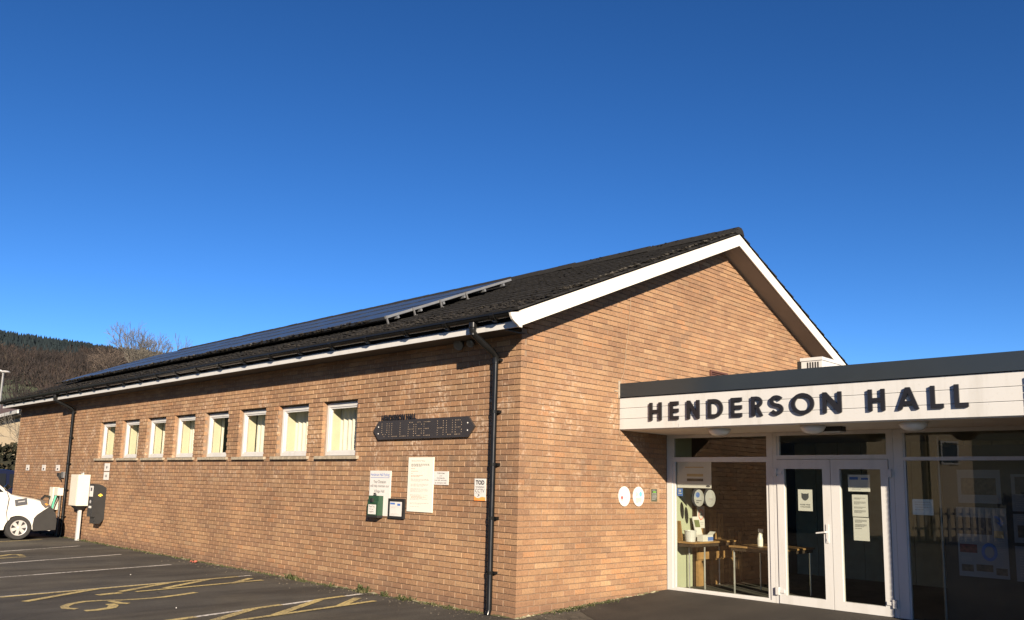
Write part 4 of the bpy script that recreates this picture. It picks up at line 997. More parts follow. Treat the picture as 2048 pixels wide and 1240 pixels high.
b = MB(); b.tube([f(.13, .315, -.06), f(.12, .35, -.05), f(.09, .35, -.05), f(.08, .315, -.06)], .010, 8); b.obox(f, .09, .14, .225, .275, -.015, .02); b.obox(f, -.03, .0, .12, .24, -.08, -.03); b.build('padlock', M_BLACKM, t)
# framed tablet-like notice
t, f, h = board('framed_notice', 'black framed white notice between the green box and the tall cream notice', 2.60, 1.335, .37, .285, M_BLACKM, 'notice', 0.03)
b = MB(); b.obox(f, .045, .32, .035, .24, 0, 0.002); b.build('sheet', M_SIGNW, t); patch(t, f, .055, .165, .20, .225, 0.002, M_INKB); patch(t, f, .22, .29, .185, .215, 0.002, M_INKB); print_lines(t, f, .07, .165, 0.002, 2, .2, .015, .004, M_INKG); print_lines(t, f, .07, .065, 0.002, 2, .2, .015, .004, M_INKG)
# tall cream notice
t, f, h = board('charges_notice', 'tall cream notice board of parking rules with red and black lines', 2.185, 1.93, .555, .765, M_SIGNC, 'notice', 0.015)
lettering(t, 'Henderson Hall Car Parking', f, .07, .705, 0, M_INK, .30, .016)
print_lines(t, f, .07, .665, 0, 3, .41, .014, .006, M_INK)
print_lines(t, f, .07, .60, 0, 1, .14, .015, .007, M_INKR); print_lines(t, f, .07, .565, 0, 1, .30, .015, .006, M_INKR); print_lines(t, f, .07, .535, 0, 1, .05, .015, .005, M_INKR); print_lines(t, f, .07, .505, 0, 2, .26, .016, .006, M_INKR)
for v, n in ((.455, 3), (.385, 3), (.32, 4), (.235, 2)): print_lines(t, f, .07, v, 0, n, .40, .014, .005, M_INKG)
print_lines(t, f, .09, .207, 0, 2, .34, .014, .005, M_INKR); print_lines(t, f, .07, .179, 0, 2, .40, .014, .005, M_INKG); print_lines(t, f, .07, .12, 0, 2, .42, .014, .005, M_INKG); print_lines(t, f, .07, .07, 0, 1, .42, .014, .005, M_INKG)
# vehicles notice
t, f, h = board('risk_notice', 'small white VEHICLES AND CONTENTS notice right of the tall cream board', 1.622, 1.735, .305, .185, M_SIGNW, 'notice', 0.01)
for i, (s, wd) in enumerate((('Vehicles', .16), ('and', .05), ('Contents', .16), ('are left entirely', .25), ('at owners risk', .24))): lettering(t, s, f, .15-wd/2, .150-i*.033, 0, M_INK, wd, .022 if i != 1 else .014)
# cctv sign
t, f, h = board('cctv_sign', 'white and orange TOD WARNING CCTV sign beside the near downpipe', .795, 1.645, .215, .285, M_SIGNW, 'sign', 0.006)
lettering(t, 'TOD', f, .025, .205, 0, M_INK, .165, .06, bold=.05); lettering(t, 'WARNING!', f, .025, .165, 0, M_INK, .165, .022); lettering(t, 'CCTV', f, .02, .105, 0, M_INK, .175, .048)
print_lines(t, f, .02, .09, 0, 1, .17, .01, .004, M_INKG)
b = MB(); b.quad([f(x, y, .002) for x, y in ((0, 0), (.215, 0), (.215, .042), (.17, .05), (.13, .046), (.09, .032), (.05, .035), (0, .058))]); b.build('orange_swoosh', M_ORANGE, t)
b = MB(); b.quad([f(x, y, .002) for x, y in ((.07, .085), (.10, .078), (.105, .068), (.085, .062))]); b.quad([f(x, y, .002) for x, y in ((.058, .052), (.078, .052), (.088, .062), (.08, .064))]); b.build('camera_picture', M_INK, t)
# small plates farther along
for y, z, lab in ((20.0, 1.80, 'small white parking plate farthest along the wall'), (18.55, 1.80, 'small white parking plate in the middle of the far three'), (17.38, 1.80, 'small white parking plate nearest the far downpipe')):
    t, f, h = board('parking_plate', lab, y, z, .30, .16, M_SIGNW, 'sign', .006, 'small white plates at the far end of the wall')
    patch(t, f, .10, .20, .025, .075, 0, M_INK); print_lines(t, f, .05, .12, 0, 1, .2, .015, .012, M_INKG)
for z, lab in ((1.845, 'upper white charging plate under the farthest small window'), (1.635, 'lower white charging plate above the black charger')):
    t, f, h = board('charging_plate', lab, 13.87, z, .32, .185, M_SIGNW, 'sign', .006, 'white charging plates under the farthest window')
    disc(t, f, .16, .09, .035, .035, 0, M_INK); patch(t, f, .05, .06, .07, .11, 0, M_INKG); patch(t, f, .26, .27, .07, .11, 0, M_INKG)
# oval plaques and small menu on the gable
for cx, lab, kd in ((2.19, 'oval white plaque with red poppy on the gable wall', 0), (2.535, 'oval white plaque with blue badge on the gable wall', 1)):
    t = thing('oval_plaque', lab, 'plaque', (cx, -0.01, 1.32), 'oval white plaques beside the entrance')
    f = FY(-0.004, cx, 1.455)
    b = MB(); b.prism([(.138*math.cos(6.283*i/32), .142*math.sin(6.283*i/32)) for i in range(32)], f, 0, .01); b.build('plate', M_SIGNW, t)
    g_ = lambda u, v, w=0: f(u, v, .01+w)
    if kd == 0: disc(t, g_, -.06, -.02, .022, .025, 0, M_RED); disc(t, g_, -.06, -.055, .008, .01, 0, M_INK); print_lines(t, g_, -.02, -.02, 0, 3, .09, .03, .005, M_INKG)
    else:
        disc(t, g_, .045, .035, .036, .038, 0, M_INKLB); print_lines(t, g_, -.07, -.035, 0, 4, .14, .017, .006, M_INK)
        b = MB(); b.tube([g_(-.05, .07, .003), g_(-.065, .04, .003), g_(-.05, .0, .003), g_(-.035, .02, .003), g_(-.03, .05, .003)], .003, 5); b.build('scroll', M_INKR, t)
t = thing('menu_plaque', 'small dark green printed plaque between the oval plaques and the porch', 'plaque', (2.94, -.01, 1.37)); f = FY(-.004, 2.855, 1.385)
b = MB(); b.obox(f, -.02, .215, -.015, .20, 0, .006); b.build('backing', mat('clear_backing', (0.25, 0.165, 0.10), 0.2), t)
b = MB(); b.obox(f, 0, .15, 0, .185, .006, .010); b.build('plate', mat('dark_green_print', (0.06, 0.065, 0.045), 0.4), t)
g_ = lambda u, v, w=0: f(u, v, .01+w)
patch(t, g_, .04, .115, .13, .15, 0, mat('leaf_green', (0.12, 0.3, 0.05))); print_lines(t, g_, .02, .165, 0, 1, .11, .01, .006, M_INKG); print_lines(t, g_, .015, .11, 0, 5, .12, .02, .007, M_INKG)

# ------------------------------------------------------------------ wall lamps under the eaves
for y, z, x, lab, big in ((1.10, 3.455, -0.10, 'shaded floodlight under the eaves near the corner, left of the other', 1), (0.86, 3.455, -0.10, 'shaded sensor lamp under the eaves nearest the downpipe elbow', 0)):
    t = thing('wall_lamp', lab, 'lamp', (x, y, z), 'lamps under the eaves at the corner')
    rr = .075 if big else .055
    d = Vector((-1, -.3, -.5)).normalized(); a = d.orthogonal().normalized(); c = d.cross(a); o_ = Vector((x, y, z))
    f = lambda u, v, w: o_+u*a+v*c+w*d
    b = MB(); b.lathe([(.02, -.06), (rr*.75, -.045), (rr, .0), (rr, .02)], f, 18); smooth_by_angle(b.build('housing', mat('shade_darkened_grey', (0.10, 0.095, 0.09), 0.6), t), 50)  # housing and lens colours darkened to stand for the eaves shade
    b = MB(); b.lathe([(rr*.92, .021), (rr*.6, .03), (.003, .033)], f, 18); b.build('lens', mat('shade_darkened_lens', (0.10, 0.10, 0.095), 0.3), t)
    b = MB(); b.tube([(0.0, y+.02, z+.03), (x*.5, y+.01, z+.03), tuple(f(0, 0, -.05))], .015, 8); b.build('bracket', M_BLACKM, t)
# ------------------------------------------------------------------ chargers
t = thing('cream_cabinet', 'cream metal cabinet on a white post against the long wall', 'cabinet', (-.16, 14.95, -.05))
b = MB(); b.box(-.30, -.02, 14.70, 15.22, .80, 1.56); b.build('casing', M_CREAMBOX, t)
b = MB(); b.box(-.304, -.30, 14.72, 15.20, .82, 1.54); b.build('door', M_CREAMBOX, t)
b = MB(); b.loft([[(-.28, 14.74, .799), (-.04, 14.74, .799), (-.04, 15.18, .799), (-.28, 15.18, .799)], [(-.2, 14.86, .70), (-.05, 14.86, .70), (-.05, 15.05, .70), (-.2, 15.05, .70)]]); b.build('hopper', M_BLACKM, t)
b = MB(); b.box(-.15, -.08, 14.90, 14.98, -.05, .70); b.build('post', M_WHITE, t)
b = MB(); b.tube([(-.12, 14.9, 1.56), (-.12, 14.9, 1.61)], .03, 8); b.tube([(-.12, 15.0, 1.56), (-.12, 15.0, 1.60)], .025, 8); b.build('gland', M_GALV, t)
t = thing('black_charger', 'tall black car charging unit on the long wall beside the cream cabinet', 'charger', (-.15, 13.8, .42))
prof = [(0, .52), (0, 1.25), (.08, 1.31), (.18, 1.345), (.27, 1.345), (.285, 1.33), (.285, .58), (.21, .58), (.21, .42), (.09, .42)]
b = MB(); b.prism([(u, v) for u, v in prof], lambda u, v, w: (-u, 13.62+w, v), 0, .32); b.build('casing', M_BLACKM, t)
f = FX(-.285, 13.94, 0)
b = MB(); b.obox(f, .05, .27, 1.05, 1.30, 0, .006); b.build('screen', M_SIGNW, t); patch(t, f, .12, .22, 1.18, 1.26, .006, M_INK); patch(t, f, .07, .25, .78, .83, 0, M_SIGNW, 'label'); disc(t, f, .16, .93, .05, .04, 0, M_INKG, 'socket')
f = FY(13.62, 0, 0); b = MB()
for u, v, r_ in ((-.13, 1.10, .028), (-.165, 1.085, .018), (-.095, 1.085, .018), (-.13, 1.065, .02)): b.quad([f(u+r_*math.cos(6.283*i/8), v+r_*.8*math.sin(6.283*i/8), .002) for i in range(8)])
b.build('yellow_mark', mat('yellow_mark', (0.8, 0.5, 0.06)), t)
t = thing('wall_charger', 'pale wall charger with green cable and black plug beside the white van', 'charger', (-.1, 17.0, .5))
b = MB(); b.box(-.16, -.0, 16.93, 17.2, .62, 1.21); b.build('casing', mat('pale_grey_plastic', (0.50, 0.48, 0.40), 0.5), t)
b = MB(); b.box(-.14, 0, 16.62, 16.9, 1.0, 1.2); b.build('switch_box', M_CREAMBOX, t)
for dy, rr, mm in ((0, .016, M_GREENC), (.05, .014, M_BLACKP), (-.06, .016, M_GREENC)):
    b = MB(); b.tube([(-.12, 16.8+dy, 1.0), (-.15, 16.85+dy, .8), (-.16, 16.92+dy, .55), (-.18, 17.0, .42), (-.3, 17.0, .3)], rr, 6); b.build('cable', mm, t)
b = MB(); b.tube([(-.16, 17.1, .95), (-.35, 16.9, .98), (-.55, 16.6, .86)], .03, 8); b.tube([(-.2, 17.05, .62), (-.4, 16.7, .58), (-.56, 16.4, .62)], .03, 8); b.lathe([(.09, 0), (.10, .04), (.06, .1)], lambda u, v, w: (-.35-w, 16.75+u, .72+v), 14); b.build('charging_lead', M_BLACKP, t)
b = MB(); b.lathe([(.035, 0), (.03, .01)], lambda u, v, w: (-.46-w, 16.75+u, .72+v), 10); b.build('plug_face', M_SIGNW, t)
b = MB(); b.tube([(-.06, 16.63, 1.0), (-.06, 16.63, -.05)], .02, 6); b.build('conduit', M_GALV, t)
t = thing('wall_camera', 'small black camera on grey bracket left of the far downpipe', 'camera', (-.1, 16.75, 1.55))
b = MB(); b.box(-.05, 0, 16.62, 16.78, 1.46, 1.62); b.build('bracket', M_GALV, t)
b = MB(); b.box(-.12, -.05, 16.74, 16.88, 1.49, 1.59); b.tube([(-.12, 16.75, 1.5), (-.08, 16.68, 1.40)], .02, 6); b.build('body', M_BLACKM, t)

# ------------------------------------------------------------------ vehicles
def wheel(parent, cx, cy, cz, r, wdt, side):
    f = lambda u, v, w: (cx+u, cy+side*w, cz+v)
    b = MB(); b.lathe([(r*.62, 0), (r*.70, .012), (r*.93, .012), (r, -.02), (r, -wdt+.02), (r*.9, -wdt), (r*.5, -wdt)], f, 28); w_ = b.build('wheel', M_TYRE, parent); smooth_by_angle(w_, 40)
    b = MB()
    b.lathe([(r*.66, -.004), (r*.63, .01), (r*.57, .006), (r*.55, -.05)], f, 28, caps=False); b.lathe([(.045, -.03), (.045, .006), (.02, .012), (.001, .012)], f, 12)
    for k in range(6):
        a = 6.283*k/6+.3; ca, sa_ = math.cos(a), math.sin(a); h0, h1 = .055, .045
        p = lambda rr, ww, d: f(rr*ca-ww*sa_, rr*sa_+ww*ca, d)
        b.loft([[p(.03, -h0*.5, .008), p(.03, h0*.5, .008), p(.03, h0*.5, -.03), p(.03, -h0*.5, -.03)], [p(r*.59, -h1, .006), p(r*.59, h1, .006), p(r*.59, h1, -.04), p(r*.59, -h1, -.04)]])
    b.build('rim', M_RIM, w_)
    b = MB(); b.lathe([(r*.56, -.055), (.001, -.055)], f, 24, caps=False); b.build('brake_disc', M_BLACKM, w_)
def vehicle(name, label, cat, xf, y0, y1, P, arches, rw, paint, glassy, gcol=None):
    """P: side outline (x back from the nose, z), y0 near side, y1 far side; nose towards +x"""
    t = thing(name, label, cat, (xf-2, (y0+y1)/2, -.05))
    low = []
    x_end = P[-1][0]
    for ax in arches:      # wheel arches cut into the lower edge, walked from the nose backwards
        low.append([(ax+(rw+.045)*math.cos(R(a)), .235-.0+(rw+.045)*math.sin(R(a))) for a in range(-5, 186, 10)])
    low = [[(2*ax-x, z) for x, z in reversed(l)][::-1] for ax, l in zip(arches, low)]
    out = list(P)
    bottom = [(x_end, .18)]
    for ax in reversed(arches): bottom += [(ax+(rw+.045)*math.cos(R(a)), .20+(rw+.045)*math.sin(R(a))) for a in range(0, 181, 12)]
    bottom += [(P[0][0]+.03, .16)]
    prof = out+bottom
    def ring(y, inset, tumble):
        zc = .75; rg = []
        for x, z in prof:
            xx = x; zz = z
            if inset: xx = x+(inset if x < 1 else -inset if x > x_end-.6 else 0); zz = z-(inset*.6 if z > .8 else 0)
            rg.append((xf-xx, y+tumble*max(0, z-.9), zz-.0))
        return rg
    b = MB(); w = y1-y0
    b.loft([ring(y0, .05, .16), ring(y0+.05, .012, .16), ring(y0+.22, 0, .08), ring(y1-.22, 0, -.08), ring(y1-.05, .012, -.16), ring(y1, .05, -.16)])
    o = b.build('body', paint, t); smooth_by_angle(o, 32)
    for ax in arches:
        wheel(t, xf-ax, y0+.02, -.05+rw, rw, .19, -1); wheel(t, xf-ax, y1-.02, -.05+rw, rw, .19, 1)
        c = MB(); c.prism([(xf-ax+(rw+.05)*math.cos(R(a)), .20+(rw+.05)*math.sin(R(a))) for a in range(0, 181, 15)], lambda u, v, w_: (u, y0+.2+w_, v), 0, w-.4); c.build('wheel_well', M_BLACKM, t)
    for g in glassy:
        c = MB(); c.quad([(xf-x, y0-.004+.16*max(0, z-.9), z) for x, z in g]); c.build('side_window', M_DGLASS, t)
    return t
VANP = [(.03, .30), (.0, .42), (.03, .56), (.10, .68), (.20, .80), (.34, .90), (.50, .945), (.80, 1.0), (1.05, 1.06), (1.35, 1.32), (1.72, 1.66), (1.95, 1.76), (2.4, 1.80), (3.6, 1.80), (3.92, 1.74), (4.0, 1.0), (4.03, .4)]
vx, vy = -.46, 15.53
van = vehicle('white_van', 'small white electric van with black bumper plugged in at the far wall', 'van', vx, vy, vy+1.72, VANP, [.81, 3.3], .29, M_CARW, [[(1.22, 1.10), (2.0, 1.12), (2.0, 1.60), (1.75, 1.58)], [(2.1, 1.12), (3.0, 1.14), (3.0, 1.6), (2.1, 1.6)]])
# black lower bumper, wraps the nose
bp = [(-.015, .18), (-.02, .42), (.015, .57), (.09, .69), (.16, .76), (.30, .66), (.44, .55), (.50, .47), (.52, .30), (.50, .16)]
b = MB(); b.prism([(vx-x, z) for x, z in bp], lambda u, v, w: (u, vy-.012+w, v), 0, 1.744); b.build('bumper', mat('black_bumper_plastic', (0.018, 0.0165, 0.015), 0.55), van)
for yy, s in ((vy-.006, 1), (vy+1.726, -1)):
    b = MB(); b.prism([(vx-x, z) for x, z in ((.11, .715), (.17, .785), (.30, .885), (.42, .935), (.36, .80), (.27, .71), (.18, .75))], lambda u, v, w: (u, yy+s*w, v), 0, .22); b.build('headlight', mat('smoked_lamp', (0.09, 0.075, 0.065), 0.12), van)
f = lambda u, v, w=0: (vx-.94+u, vy-.004-w, .76+v)
b = MB(); b.quad([f(.0, .0), f(.26, .045), f(.23, .20), f(-.03, .15)]); b.build('sticker', M_INK, van); b = MB(); b.quad([f(.05, .09, .002), f(.2, .115, .002), f(.195, .135, .002), f(.045, .11, .002)]); b.build('sticker_print', M_INKG, van)
b = MB(); b.quad([f(-.45, .20), f(-.36, .20), f(-.40, .30)]); b.build('badge', mat('badge_grey', (0.5, 0.48, 0.45)), van)
b = MB(); b.tube([(vx-1.2, vy+.0, 1.15), (vx-1.18, vy-.1, 1.17)], .02, 6); b.blob((vx-1.2, vy-.15, 1.20), .09, .10, .10, jit=.05); b.build('mirror', M_BLACKP, van)
b = MB(); b.tube([(vx-1.06, vy-.004, .30), (vx-1.12, vy-.004, .60), (vx-1.10, vy-.004, .95), (vx-1.15, vy+.02, 1.10)], .006, 5); b.build('door_seam', M_BLACKM, van)
b = MB(); b.tube([(vx-.30, vy-.003, .90), (vx-.62, vy+.004, .985), (vx-1.02, vy+.018, 1.062)], .005, 5); b.build('bonnet_seam', M_BLACKM, van)
b = MB(); b.quad([(vx-1.09, vy+.16, 1.08), (vx-1.09, vy+1.56, 1.08), (vx-1.68, vy+1.50, 1.63), (vx-1.68, vy+.22, 1.63)]); b.v = [(x+.012, y, z+.012) for x, y, z in b.v]; b.build('windscreen', M_DGLASS, van)
b = MB(); b.obox(lambda u, v, w: (vx-.155+w*.0, vy+.2+u, .58+v), 0, 1.3, 0, .07, 0, 1); b.v = [(vx+.012 if i % 8 < 4 else vx-.05, y, z) for i, (x, y, z) in enumerate(b.v)]; b.build('grille', M_BLACKP, van)
b = MB(); b.quad([(vx-.20, vy-.011, .80), (vx-.26, vy-.011, .835), (vx-.30, vy-.011, .82), (vx-.25, vy-.011, .775)]); b.build('indicator', mat('amber_lens', (0.5, 0.22, 0.05), 0.2), van)
b = MB(); b.obox(lambda u, v, w: (vx-1.6+u, vy-.012-w*.02, .82+v), 0, .2, 0, .03, 0, 1); b.build('door_handle', M_BLACKM, van)
CARP = [(.02, .35), (.0, .55), (.08, .75), (.25, .88), (.9, .98), (1.2, 1.08), (1.6, 1.38), (1.95, 1.58), (2.5, 1.665), (3.3, 1.665), (3.8, 1.58), (4.15, 1.1), (4.25, .75), (4.25, .4)]
vehicle('blue_car', 'dark blue car parked beyond the white van by the hedge', 'car', 2.7, 22.6, 24.35, CARP, [.85, 3.4], .31, M_CARB, [[(1.5, 1.08), (2.4, 1.10), (2.4, 1.52), (1.95, 1.50)], [(2.5, 1.1), (3.6, 1.12), (3.5, 1.5), (2.5, 1.53)]])

# ------------------------------------------------------------------ painted bay markings
def stroke(b, pts, w):
    pts = [Vector((p[0], p[1])) for p in pts]
    L_, R_ = [], []
    for i, p in enumerate(pts):
        d = (pts[min(i+1, len(pts)-1)]-pts[max(i-1, 0)]).normalized(); n = Vector((-d.y, d.x))*w/2
        L_.append(p+n); R_.append(p-n)
    for i in range(len(pts)-1): b.quad([(q.x, q.y, gz(q.x, q.y)+ST) for q in (R_[i], R_[i+1], L_[i+1], L_[i])])
ST = 0.004
def seg(a, c, n=6): return [(a[0]+(c[0]-a[0])*i/n, a[1]+(c[1]-a[1])*i/n) for i in range(n+1)]
lines = [(((-4.8, 13.9), (-.72, 15.54)), M_PY), (((-4.8, 11.3), (-.63, 13.18)), M_PW), (((-4.9, 9.2), (-.67, 10.67)), M_PW), (((-4.9, 7.3), (-.70, 8.20)), M_PW)]
for (a, c), mm in lines:
    b = MB(); stroke(b, seg(a, c, 10), .075); tag(b.build('bay_line', mm), kind='structure')
def marking(name, strokes, mm, lift=0.004):
    global ST
    ST = lift; b = MB()
    for s in strokes: stroke(b, s[0], s[1]); ST += 0.0007
    ST = 0.004; tag(b.build(name, mm), kind='structure')
marking('bay_line', [(seg((-4.9, 5.16), (-.35, 5.87), 10), .075)], M_PW)
marking('hatch_marking', [(seg((-4.3, 5.20), (-.62, 5.80)), .10), (seg((-4.17, 4.62), (-3.02, 5.40)), .11), (seg((-2.86, 4.94), (-1.85, 5.58)), .11), (seg((-2.21, 4.98), (-1.14, 5.70)), .11), (seg((-1.16, 4.98), (-.58, 5.46)), .10), (seg((-2.7, 4.80), (-.55, 5.13)), .09)], M_PY, .006)
marking('bay_line', [(seg((-4.2, 2.05), (-.2, 2.92), 10), .08)], M_PW)
marking('hatch_marking', [(seg((-3.9, 2.10), (-3.0, 2.30)), .11), (seg((-2.3, 2.46), (-1.7, 2.60)), .10), (seg((-1.1, 2.72), (-.55, 2.84)), .10), (seg((-3.1, 1.84), (-2.16, 2.48)), .12), (seg((-2.2, 1.89), (-1.08, 2.68)), .12), (seg((-1.15, 2.07), (-.52, 2.56)), .12), (seg((-2.9, 1.74), (-.5, 2.19)), .09)], M_PY, .006)
# wheelchair signs, worn in places
marking('wheelchair_marking', [([(-2.05, 4.32), (-2.3, 4.21), (-2.6, 4.11), (-2.80, 4.09), (-2.99, 4.10), (-3.18, 4.13), (-3.38, 4.22), (-3.58, 4.24), (-3.78, 4.12), (-3.91, 3.95), (-3.95, 3.77), (-3.86, 3.66)], .10),
    ([(-3.84, 3.45), (-3.70, 3.44), (-3.5, 3.53), (-3.41, 3.70), (-3.40, 3.86)], .12), ([(-3.30, 4.09), (-3.27, 3.84), (-3.20, 3.76)], .10), ([(-3.24, 4.74), (-3.09, 4.78), (-2.90, 4.81)], .13)], M_PY, .005)
marking('wheelchair_marking', [([(-3.1, 10.9), (-2.72, 11.32), (-2.48, 11.55), (-2.36, 11.5), (-2.36, 11.2)], .11), ([(-3.2, 10.6), (-2.86, 10.81), (-2.58, 10.89), (-2.38, 10.92)], .10)], M_PY, .005)

# ------------------------------------------------------------------ beyond the hall: house, hedge, lamp post, trees
hd = Vector((math.sin(R(5)), math.cos(R(5)), 0)); hn = Vector((hd.y, -hd.x, 0)); hp = Vector((4.6, 41.4, 0))
house = thing('cream_house', 'cream rendered house with brown tiled roof behind the far end of the hall', 'house', hp+hd*6+hn*4)
H = lambda u, v, w: tuple(hp+hd*u+hn*v+Vector((0, 0, w)))
EZ = 4.35
b = MB(); b.obox(H, -6, 12, 0, 5, -.2, EZ); b.build('wall', M_RENDER, house)
b = MB(); b.loft([[H(u, -.35, EZ-.05), H(u, 2.5, EZ+1.75), H(u, 5.35, EZ-.05), H(u, 5.35, EZ+.08), H(u, 2.5, EZ+1.9), H(u, -.35, EZ+.08)] for u in (-6.3, 12.3)]); b.build('roof', M_HTILE, house)
b = MB(); b.obox(H, -6.3, 12.3, -.42, -.34, EZ-.10, EZ+.06); b.build('gutter', M_WHITE, house)
b = MB(); b.obox(H, -6.3, 12.3, -.34, -.02, EZ-.16, EZ-.06); b.build('soffit', M_BLACKM, house)
b = MB(); b.obox(H, 4.5, 5.7, -.03, .0, 2.0, 3.2); w_ = b.build('window', M_WHITE, house); b = MB(); b.obox(H, 4.58, 5.62, -.035, -.03, 2.08, 3.12); b.build('pane', M_DGLASS, w_)
t = thing('floodlight', 'white box floodlight on the eaves of the cream house', 'lamp', H(-.2, -.6, EZ-.1)); b = MB(); b.obox(H, -.35, .25, -.75, -.43, EZ-.25, EZ+.18); b.build('casing', M_WHITE, t)
# lamp post
t = thing('street_lamp', 'pale street lamp post with a short flat head in front of the hill', 'street lamp', (2.35, 33, -.05))
b = MB(); b.tube([(2.35, 33, -.05), (2.35, 33, 1.2), (2.35, 33, 5.82)], [.06, .05, .042], 10); b.build('post', M_GALV, t)
b = MB(); b.tube([(2.35, 33, 5.78), (2.25, 33, 5.87), (1.9, 33, 5.9)], .04, 8); b.loft([[(2.0-.0, 33-.12, 5.86), (2.0, 33.12, 5.86), (2.0, 33.1, 5.94), (2.0, 32.9, 5.94)], [(1.3, 32.85, 5.83), (1.3, 33.15, 5.83), (1.3, 33.1, 5.92), (1.3, 32.9, 5.92)]]); b.lathe([(.16, 0), (.2, .03), (.12, .08)], lambda u, v, w: (2.42+u, 33+v, 5.80+w), 12); b.build('lantern', M_WHITE, t)
t = thing('marker_post', 'short pale wooden post standing in the green field on the hill', 'post', (31.9, 140, hill_h(31.9, 140)))
z_ = hill_h(31.9, 140); b = MB(); b.tube([(31.9, 140, z_-.2), (31.95, 140, z_+1.1)], .16, 6); b.build('post', M_WOODP, t)
# hedge
def leafmass(name, label, cat, x0, x1, y0, y1, h, n, sz, mt, rot=0.0, group=None):
    t = thing(name, label, cat, ((x0+x1)/2, (y0+y1)/2, -.05), group)
    b = MB(); cx, cy = (x0+x1)/2, (y0+y1)/2
    for _ in range(n):
        f_ = random.random(); x = random.uniform(x0, x1); y = random.uniform(y0, y1); z = random.uniform(-.05, h)
        k = random.random()
        if k < .35: z = h+random.gauss(-.05, .12)
        elif k < .65: y = y0+random.gauss(.05, .1)
        elif k < .85: x = x1+random.gauss(-.05, .1)
        a = Vector((random.gauss(0, 1), random.gauss(0, 1), random.gauss(0, 1))).normalized(); c = a.orthogonal().normalized(); e = a.cross(c); s = sz*random.uniform(.6, 1.4); o_ = Vector((x, y, z))
        b.quad([o_-c*s, o_+e*s*.6, o_+c*s, o_-e*s*.6], 0, random.random()**1.3)
    b.build('foliage', mt, t)
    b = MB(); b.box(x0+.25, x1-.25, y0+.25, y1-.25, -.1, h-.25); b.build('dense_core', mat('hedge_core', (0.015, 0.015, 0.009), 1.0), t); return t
leafmass('hedge', 'dark clipped hedge behind the blue car', 'hedge', -7, 6, 26.6, 28.2, 2.45, 9000, .09, M_HEDGE)
# trees
def grow(b, p, d, L, r, depth, spread):
    n = 3; pts = [p]; q = p.copy(); dd = d.copy(); rad = [r]
    for i in range(n):
        dd = (dd+Vector((random.gauss(0, .10), random.gauss(0, .10), random.gauss(.05, .06)))).normalized(); q = q+dd*L/n; pts.append(q.copy()); rad.append(max(RMIN, r*(1-.30*(i+1)/n)))
    b[0 if depth >= DTOP else 1].tube(pts, rad, 5 if depth > 3 else 3, caps=False)
    if depth == 0: return
    k = (4 if depth >= DTOP else 3) if depth > 0 else 3
    a0 = random.random()*6.283
    for i in range(k):
        a = a0+6.283*i/k+random.uniform(-.5, .5); c = dd.orthogonal().normalized(); e = dd.cross(c); ax = c*math.cos(a)+e*math.sin(a)
        sp = spread*random.uniform(.55, 1.25)
        nd = (dd*math.cos(sp)+ax*math.sin(sp)).normalized()
        grow(b, pts[3] if i < 2 else pts[2], nd, L*random.uniform(.66, .84), max(rad[-1]*.66, RMIN), depth-1, spread)
def tree(name, label, x, y, L, r, depth, spread, group=None, z=None, mt=M_TWIG, seed=1, rmin=.006):
    global DTOP, RMIN
    RMIN = rmin
    random.seed(seed); DTOP = depth-1
    z = (hill_h(x, y) if z is None else z); t = thing(name, label, 'tree', (x, y, z), group); b = (MB(), MB())
    grow(b, Vector((x, y, z-.3)), Vector((0, 0, 1)), L, r, depth, spread)
    if b[0].v: b[0].build('trunk', M_BARK, t)
    b[1].build('crown', mt, t); return t
tree('bare_tree', 'tall bare leafless tree on the skyline behind the solar panels', 40.9, 113.3, 4.0, .26, 6, .47, 'bare trees behind the hall roof', seed=11, rmin=.018)
tree('bare_tree', 'smaller bare bushy tree left of the tall one on the hill crest', 60.4, 180.7, 3.3, .22, 5, .58, 'bare trees behind the hall roof', mt=M_BARK, seed=5, rmin=.026)
tree('bare_shrub', 'bare twiggy shrub in front of the cream house wall', 2.75, 30.2, 1.1, .05, 5, .6, z=1.2, mt=M_TWIG, seed=3)
random.seed(21)
# things that stand off to the left of the picture and show in the porch glass
hq = Vector((-25, 3.7, 0)); qd = Vector((.862, .507, 0)); qn = Vector((.507, -.862, 0))
Q = lambda u, v, w: tuple(hq+qd*u-qn*v+Vector((0, 0, w)))
nb = thing('neighbour_house', 'cream house across the car park, seen reflected in the right porch window', 'house', Q(3, 3, 0))
b = MB(); b.obox(Q, 0, 5.2, 0, 7, -.1, 5.6); b.build('wall', M_RENDER, nb)
b = MB(); b.loft([[Q(-.3, v, 5.55), Q(2.6, v, 7.6), Q(5.5, v, 5.55), Q(5.5, v, 5.7), Q(2.6, v, 7.75), Q(-.3, v, 5.7)] for v in (-.3, 7.3)]); b.build('roof', M_HTILE, nb)
b = MB(); b.tube([Q(2.3, -.08, -.05), Q(2.3, -.08, 5.5)], .06, 8); b.build('downpipe', M_BLACKP, nb)
b = MB(); b.obox(Q, .7, 1.6, -.04, 0, 2.9, 3.9); w_ = b.build('window', M_WHITE, nb); b = MB(); b.obox(Q, .78, 1.52, -.045, -.04, 2.98, 3.82); b.build('pane', M_DGLASS, w_)
t = thing('picket_fence', 'weathered picket fence before the neighbouring cream house, seen only in the porch glass', 'fence', Q(3, -3, 0))
for k in range(16):
    b = MB(); b.obox(Q, .3+k*.34, .42+k*.34, -3.02, -2.98, -.05, 1.15); b.build('pale', M_WOODP, t)
for z in (.35, .9):
    b = MB(); b.obox(Q, .2, 5.7, -2.98, -2.95, z, z+.08); b.build('rail', M_WOODP, t)
leafmass('tall_hedge', 'tall dark evergreen hedge along the far left of the car park', 'hedge', -27, -24, 9, 44, 6.0, 6000, .28, M_HEDGE)
